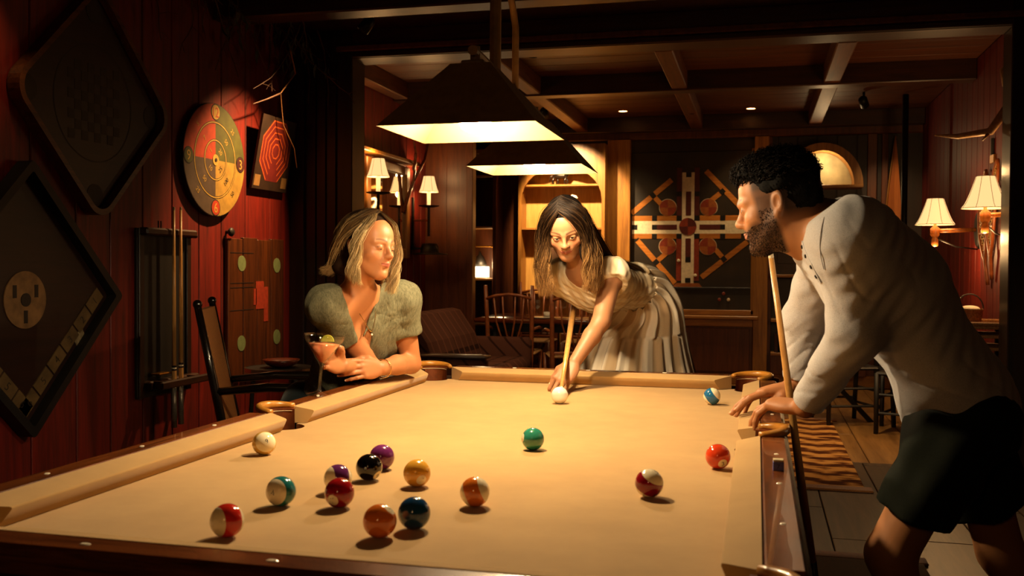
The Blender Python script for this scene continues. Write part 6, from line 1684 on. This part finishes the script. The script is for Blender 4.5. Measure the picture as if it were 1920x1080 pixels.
# ------------------------------------------------------------------ the woman taking the shot at the far end
def build_w3():
    root = build_person('person', (.74, 3.05, 0), 'dark-haired woman in a cream tiered dress bending over the far rail to shoot')
    A = head_axes((.094, -.86, -.49), (-.085, -.02, 1)); sc = .93; ho = vec3((.537, 2.347, 1.364))-A@(sc*np.array([0, .080, -.004]))
    fd = Field(); P = add_head(fd, ho, A, sc, False, open_eye=.0042, smile=.010, ears=False)
    nb = vec3((.578, 2.565, 1.232)); fd.chain([P(0, -.020, -.04), P(0, -.030, -.080), nb], [.045, .045, .052], .03)
    shL, shR = vec3((.690, 2.545, 1.218)), vec3((.455, 2.665, 1.205)); elL, elR = vec3((.672, 2.405, 1.040)), vec3((.380, 2.93, 1.30)); wrL, wrR = vec3((.594, 2.268, .893)), vec3((.448, 3.07, 1.235))
    ch, wa, hp = vec3((.612, 2.705, 1.178)), vec3((.722, 2.895, 1.165)), vec3((.752, 3.05, 1.04))
    lat = nrm(shL-shR); T = frame3(wa-ch, lat); tors = Field()
    tors.ell(ch, (.14, .145, .090), T, .05); tors.ell(ch*.5+wa*.5, (.12, .118, .082), T, .05); tors.ell(wa, (.10, .112, .085), T, .05); tors.ell(hp, (.11, .12, .11), T, .05)
    tors.cone(shL, nb, .046, .042, .05); tors.cone(shR, nb, .046, .042, .05); tors.cone(shL, ch, .05, .09, .06); tors.cone(shR, ch, .05, .09, .06)
    fd.p += tors.p
    fd.chain([shL, elL], [.045, .036], .02); fd.chain([elL, elL*.65+wrL*.35, wrL], [.0345, .034, .0235], .012); fd.chain([shR, elR, wrR], [.045, .036, .025], .02)
    nails = []
    add_hand(fd, wrL, (-.30, -.56, -.54), (.02, -.66, .74), (-1, 0, 0), [(34, 46, 30), (16, 14, 8), (14, 10, 6), (12, 10, 6)], [(.018, .022, -.004), (.040, .042, -.014), (.066, .050, -.030), (.090, .050, -.042)], 1.06, (.16, .02, -.06, -.12), .88, nails)
    add_hand(fd, wrR, (.05, .55, -.75), (-.9, .2, .1), (0, -.7, -.4), [(60, 70, 40)]*4, [(.018, .022, -.004), (.042, .034, -.02), (.06, .03, -.04)], .92)
    for g in (-1, 1):
        h_ = vec3((.745, 3.06, .95))+vec3((g*.08, 0, 0)); k_ = vec3((h_[0]-.02, 3.06, .50)); a_ = vec3((h_[0]-.02, 3.12, .09)); fd.chain([h_, k_, a_], [.07, .050, .034], .03); fd.chain([a_, a_+vec3((.0, -.14, -.055))], [.033, .027], .02)
    skin = (.37, .175, .086)
    hb = [(ho-vec3((.12, .13, .135)), ho+vec3((.12, .13, .135))), ((.50, 2.04, .77), (.68, 2.30, .92))]
    parts = skin_surface(fd, ((.28, 2.0, 0), (1.0, 3.3, 1.52)), hb, .008, .0023)
    mesh_part('body', parts, skin_mat('fair_skin', .5), root, lambda V: face_paint(V, ho, A, sc, skin, (.38, .10, .065), (.030, .015, .008), None, (.44, .15, .075), .0042))
    eyes(P, A, sc, vec3((.20, -1, -.03)), root, (.018, .008, .004)); add_nails(nails, root, plain('natural_nail', 'ecc4a8', .25, var=.02))
    # bodice
    bo = Field(); bo.p += tors.inflate(.010).p
    bo.chain([shL+lat*.01, shL*.72+elL*.28], [.060, .058], .03); bo.chain([shR, shR*.75+elR*.25], [.058, .060], .03)
    cL = shL*.76+elL*.24; dL = nrm(elL-shL+lat*.08); bo.fun(lambda X, Y, Z: np.maximum(-((X-cL[0])*dL[0]+(Y-cL[1])*dL[1]+(Z-cL[2])*dL[2]), np.sqrt((X-cL[0])**2+(Y-cL[1])**2+(Z-cL[2])**2)-.12), cL-.14, cL+.14, .003)
    bo.fun(lambda X, Y, Z: np.sqrt((X-nb[0]+.01)**2+(Y-nb[1]+.045)**2+(Z-nb[2]-.012)**2)-.066, nb-.14, nb+.12, .004)
    bo.half(wa+nrm(wa-ch)*.075, nrm(hp-ch), .004)
    w1 = waves(51, [.0016, .0010], [45, 100]); la = lambda x, y, z: x*lat[0]+y*lat[1]+z*lat[2]
    def fold(x, y, z):
        ex = lambda c, s: np.exp(-((x-c[0])**2+(y-c[1])**2+(z-c[2])**2)/s**2)
        return w1(x, y, z)+.0045*np.sin(150*(la(x, y, z))+20*z)*ex(wa, .10)+.0030*np.sin(120*(z+la(x, y, z)*.6))*ex(shL, .07)
    t = NT('cream_linen_bodice'); v = t.coord('Object', (1, 1, 1), (0, .3, .5)); wv = t.n('TexWave'); wv.inputs['Scale'].default_value = 8; wv.inputs['Distortion'].default_value = 1; t.l(v, wv.inputs[0])
    n = t.noise(t.coord('Object'), 1200, 2); t.col(t.ramp(wv.outputs['Fac'], [(.40, 'e2d4bc'), (.60, 'd2bd9c')])); t.bump(n, .25, .001); mb_ = t.done(.9, spec=.15)
    mesh_part('dress_bodice', [surface(*bo.grid((.36, 2.44, 1.02), (.90, 3.06, 1.34), .0042, fold))], mb_, root)
    # tiered skirt: rings from the waist round the hips and down
    K = 160; rows = []
    ctr = [wa+nrm(wa-ch)*.015, vec3((.742, 2.965, 1.145)), vec3((.752, 3.030, 1.075)), vec3((.742, 3.060, .99)), vec3((.732, 3.065, .90)), vec3((.720, 3.07, .80)), vec3((.715, 3.07, .68)), vec3((.715, 3.07, .52)), vec3((.715, 3.07, .36))]
    nrmv = [nrm(wa-ch), nrm((.3, .75, -.45)), nrm((.14, .40, -.80)), nrm((0.03, .12, -1)), nrm((0, 0, -1))]+[nrm((0, 0, -1))]*4
    rad = [(.124, .100), (.146, .130), (.168, .165), (.186, .190), (.204, .210), (.230, .232), (.255, .255), (.275, .275), (.295, .295)]
    cc, nn, ra = ilerp(ctr, 60), ilerp(nrmv, 60), ilerp(rad, 60)
    rr = np.random.default_rng(8); ph = rr.uniform(0, 6.28, 6)
    V, C = [], []
    for i in range(60):
        d = nrm(nn[i]); u = nrm(lat-d*(lat@d)); v_ = np.cross(d, u); t_ = i/59; zc = cc[i][2]
        tier = 0 if t_ < .42 else (1 if t_ < .72 else 2); tt = (t_-(0, .42, .72)[tier])/(.42, .30, .28)[tier]
        bulge = 1+.05*(tier > 0)+.06*tt*(tier > 0)
        for k in range(K):
            th = 2*PI*k/K
            pl = (.006+.014*tt)*(np.sin(17*th+ph[tier]+.6*np.sin(3*th))+.5*np.sin(29*th+ph[tier+1]+4*t_)) if tier == 0 else (.010+.008*tt)*(np.sin(26*th+ph[tier]+1.2*np.sin(2*th))+.6*np.sin(41*th+ph[tier+2]+3*t_))
            V.append(cc[i]+(ra[i, 0]*bulge+pl)*math.cos(th)*u+(ra[i, 1]*bulge+pl)*math.sin(th)*v_)
            st = .5+.5*math.sin((11 if tier == 0 else 15)*th+tier*2.1+.8*math.sin(2*th)); C.append((.80, .70, .57) if st > .48 else (.55, .40, .25))
    V = np.array(V); F = np.array([(i*K+k, i*K+(k+1) % K, (i+1)*K+(k+1) % K, (i+1)*K+k) for i in range(59) for k in range(K)])
    t = NT('striped_linen_skirt'); a = t.n('Attribute'); a.attribute_name = 'Col'; n = t.noise(t.coord('Object'), 1200, 2); t.col(a.outputs['Color']); t.bump(n, .25, .001)
    sk = mesh_part('dress_skirt', [(V, F)], t.done(.9, spec=.12), root, None); set_color(sk.data, np.array(C)); sk.modifiers.new('thick', 'SOLIDIFY').thickness = .003
    # ties at the waist
    MB().tube(list(resample([wa+lat*.10+vec3((0, -.02, .06)), wa+lat*.05+vec3((.01, -.06, .10)), wa+lat*-.05+vec3((0, -.04, .10)), wa+lat*-.11+vec3((0, 0, .04))], 16)), .010, 6, sx=1).build('waist_tie', mb_, root, smooth=True)
    # long hair
    hf = Field(); E = lambda c, r, k=.015, op='u': hf.ell(P(*c), sc*np.array(r), A, k, op)
    E((0, -.018, .044), (.083, .104, .090)); E((0, -.06, -.05), (.080, .060, .09), .03); E((-.0, .092, -.018), (.062, .066, .094), .012, 's')
    for g in (-1, 1): hf.chain([P(g*.070, .040, .05), P(g*.086, .030, -.01), P(g*.092, .03, 0)+vec3((0, .01, -.09)), P(g*.095, .02, 0)+vec3((0, .015, -.15))], [.024, .024, .024, .016], .03)
    hm = hair_mat('brunette_hair', 0, 0, .34); mesh_part('hair', [surface(*hf.grid(ho-.25, ho+.18, .0045, None))], plain('dark_brown_hair', '0c0604', .9, 0, .1, var=.3, scale=60), root)
    def HP(s_, f_, u_):
        if u_ >= 0: return P(s_, f_, u_)
        return P(s_, f_, 0)+sc*(.25*(A@np.array([0, 0, u_]))+.75*u_*vec3((-.08, .10, 1)))
    G = lambda *q: [HP(*x) for x in q]; fr = []
    for g in (-1, 1):
        k = 1.0
        fr.append([G((.012, .066, .112), (g*.040, .084, .082), (g*.070, .074, .030), (g*.080, .066, -.03), (g*.088, .070, -.10), (g*.080, .066, -.17), (g*.074, .060, -.225)),
                   G((.012, .040, .128), (g*.056, .066, .088), (g*.085, .056, .030), (g*.096, .050, -.04), (g*.104, .056, -.11), (g*.100, .050, -.19), (g*.094, .044, -.255)),
                   G((.010, .010, .134), (g*.066, .040, .090), (g*.095, .030, .030), (g*.106, .026, -.04), (g*.116, .034, -.12), (g*.116, .024, -.20), (g*.110, .020, -.27)),
                   G((.006, -.03, .132), (g*.066, .0, .095), (g*.098, .0, .030), (g*.108, .0, -.05), (g*.120, .004, -.12), (g*.124, .0, -.19), (g*.120, -.004, -.24))])
    # the lock that falls behind her left shoulder onto her back
    bk_ = [[P(-.004, -.03, .130), P(-.060, -.05, .09), P(-.09, -.07, .02), P(-.10, -.10, -.05), vec3((.690, 2.60, 1.275)), vec3((.735, 2.72, 1.262)), vec3((.80, 2.82, 1.235))],
           [P(-.0, -.05, .126), P(-.04, -.09, .08), P(-.07, -.11, .01), P(-.08, -.13, -.05), vec3((.655, 2.64, 1.285)), vec3((.70, 2.77, 1.268)), vec3((.74, 2.86, 1.258))],
           [P(-.0, -.07, .115), P(-.0, -.11, .06), P(-.03, -.12, .0), P(-.03, -.14, -.05), vec3((.60, 2.66, 1.28)), vec3((.63, 2.78, 1.27)), vec3((.67, 2.86, 1.262))]]
    guide_hair('hair_strands', fr, 6000, 26, .0008, .0072, (.006, .003, .002), (.24, .12, .044), hm, root, 13, (.014, 13), 3.2, ((.42, .24, .09), .22, .52))
    guide_hair('hair_over_back', bk_ and [bk_], 1200, 22, .0009, .0065, (.008, .004, .0025), (.16, .08, .03), hm, root, 14, (.006, 10), 1.6, ((.36, .21, .09), .2, .5))
    return root
w3p = build_w3()
cq2 = thing('pool_cue', (.44, 3.27, 1.27), 'cue sliding through the bridge hand of the woman at the far end', 'pool cue')
q0, q1 = vec3((.432, 3.28, 1.262)), vec3((.604, 1.966, .826)); L2 = lambda t: q0+(q1-q0)*t
MB().tube([L2(0), L2(.34)], [.0165, .0150], 14).build('butt', m_butt, cq2, smooth=True)
MB().tube([L2(.34), L2(.985)], [.0150, .0068], 14).build('shaft', m_maple, cq2, smooth=True)
MB().tube([L2(.985), L2(.997)], [.0068, .0066], 12).build('ferrule', m_ring, cq2); MB().tube([L2(.997), L2(1)], [.0064, .006], 12).build('tip', m_butt, cq2)
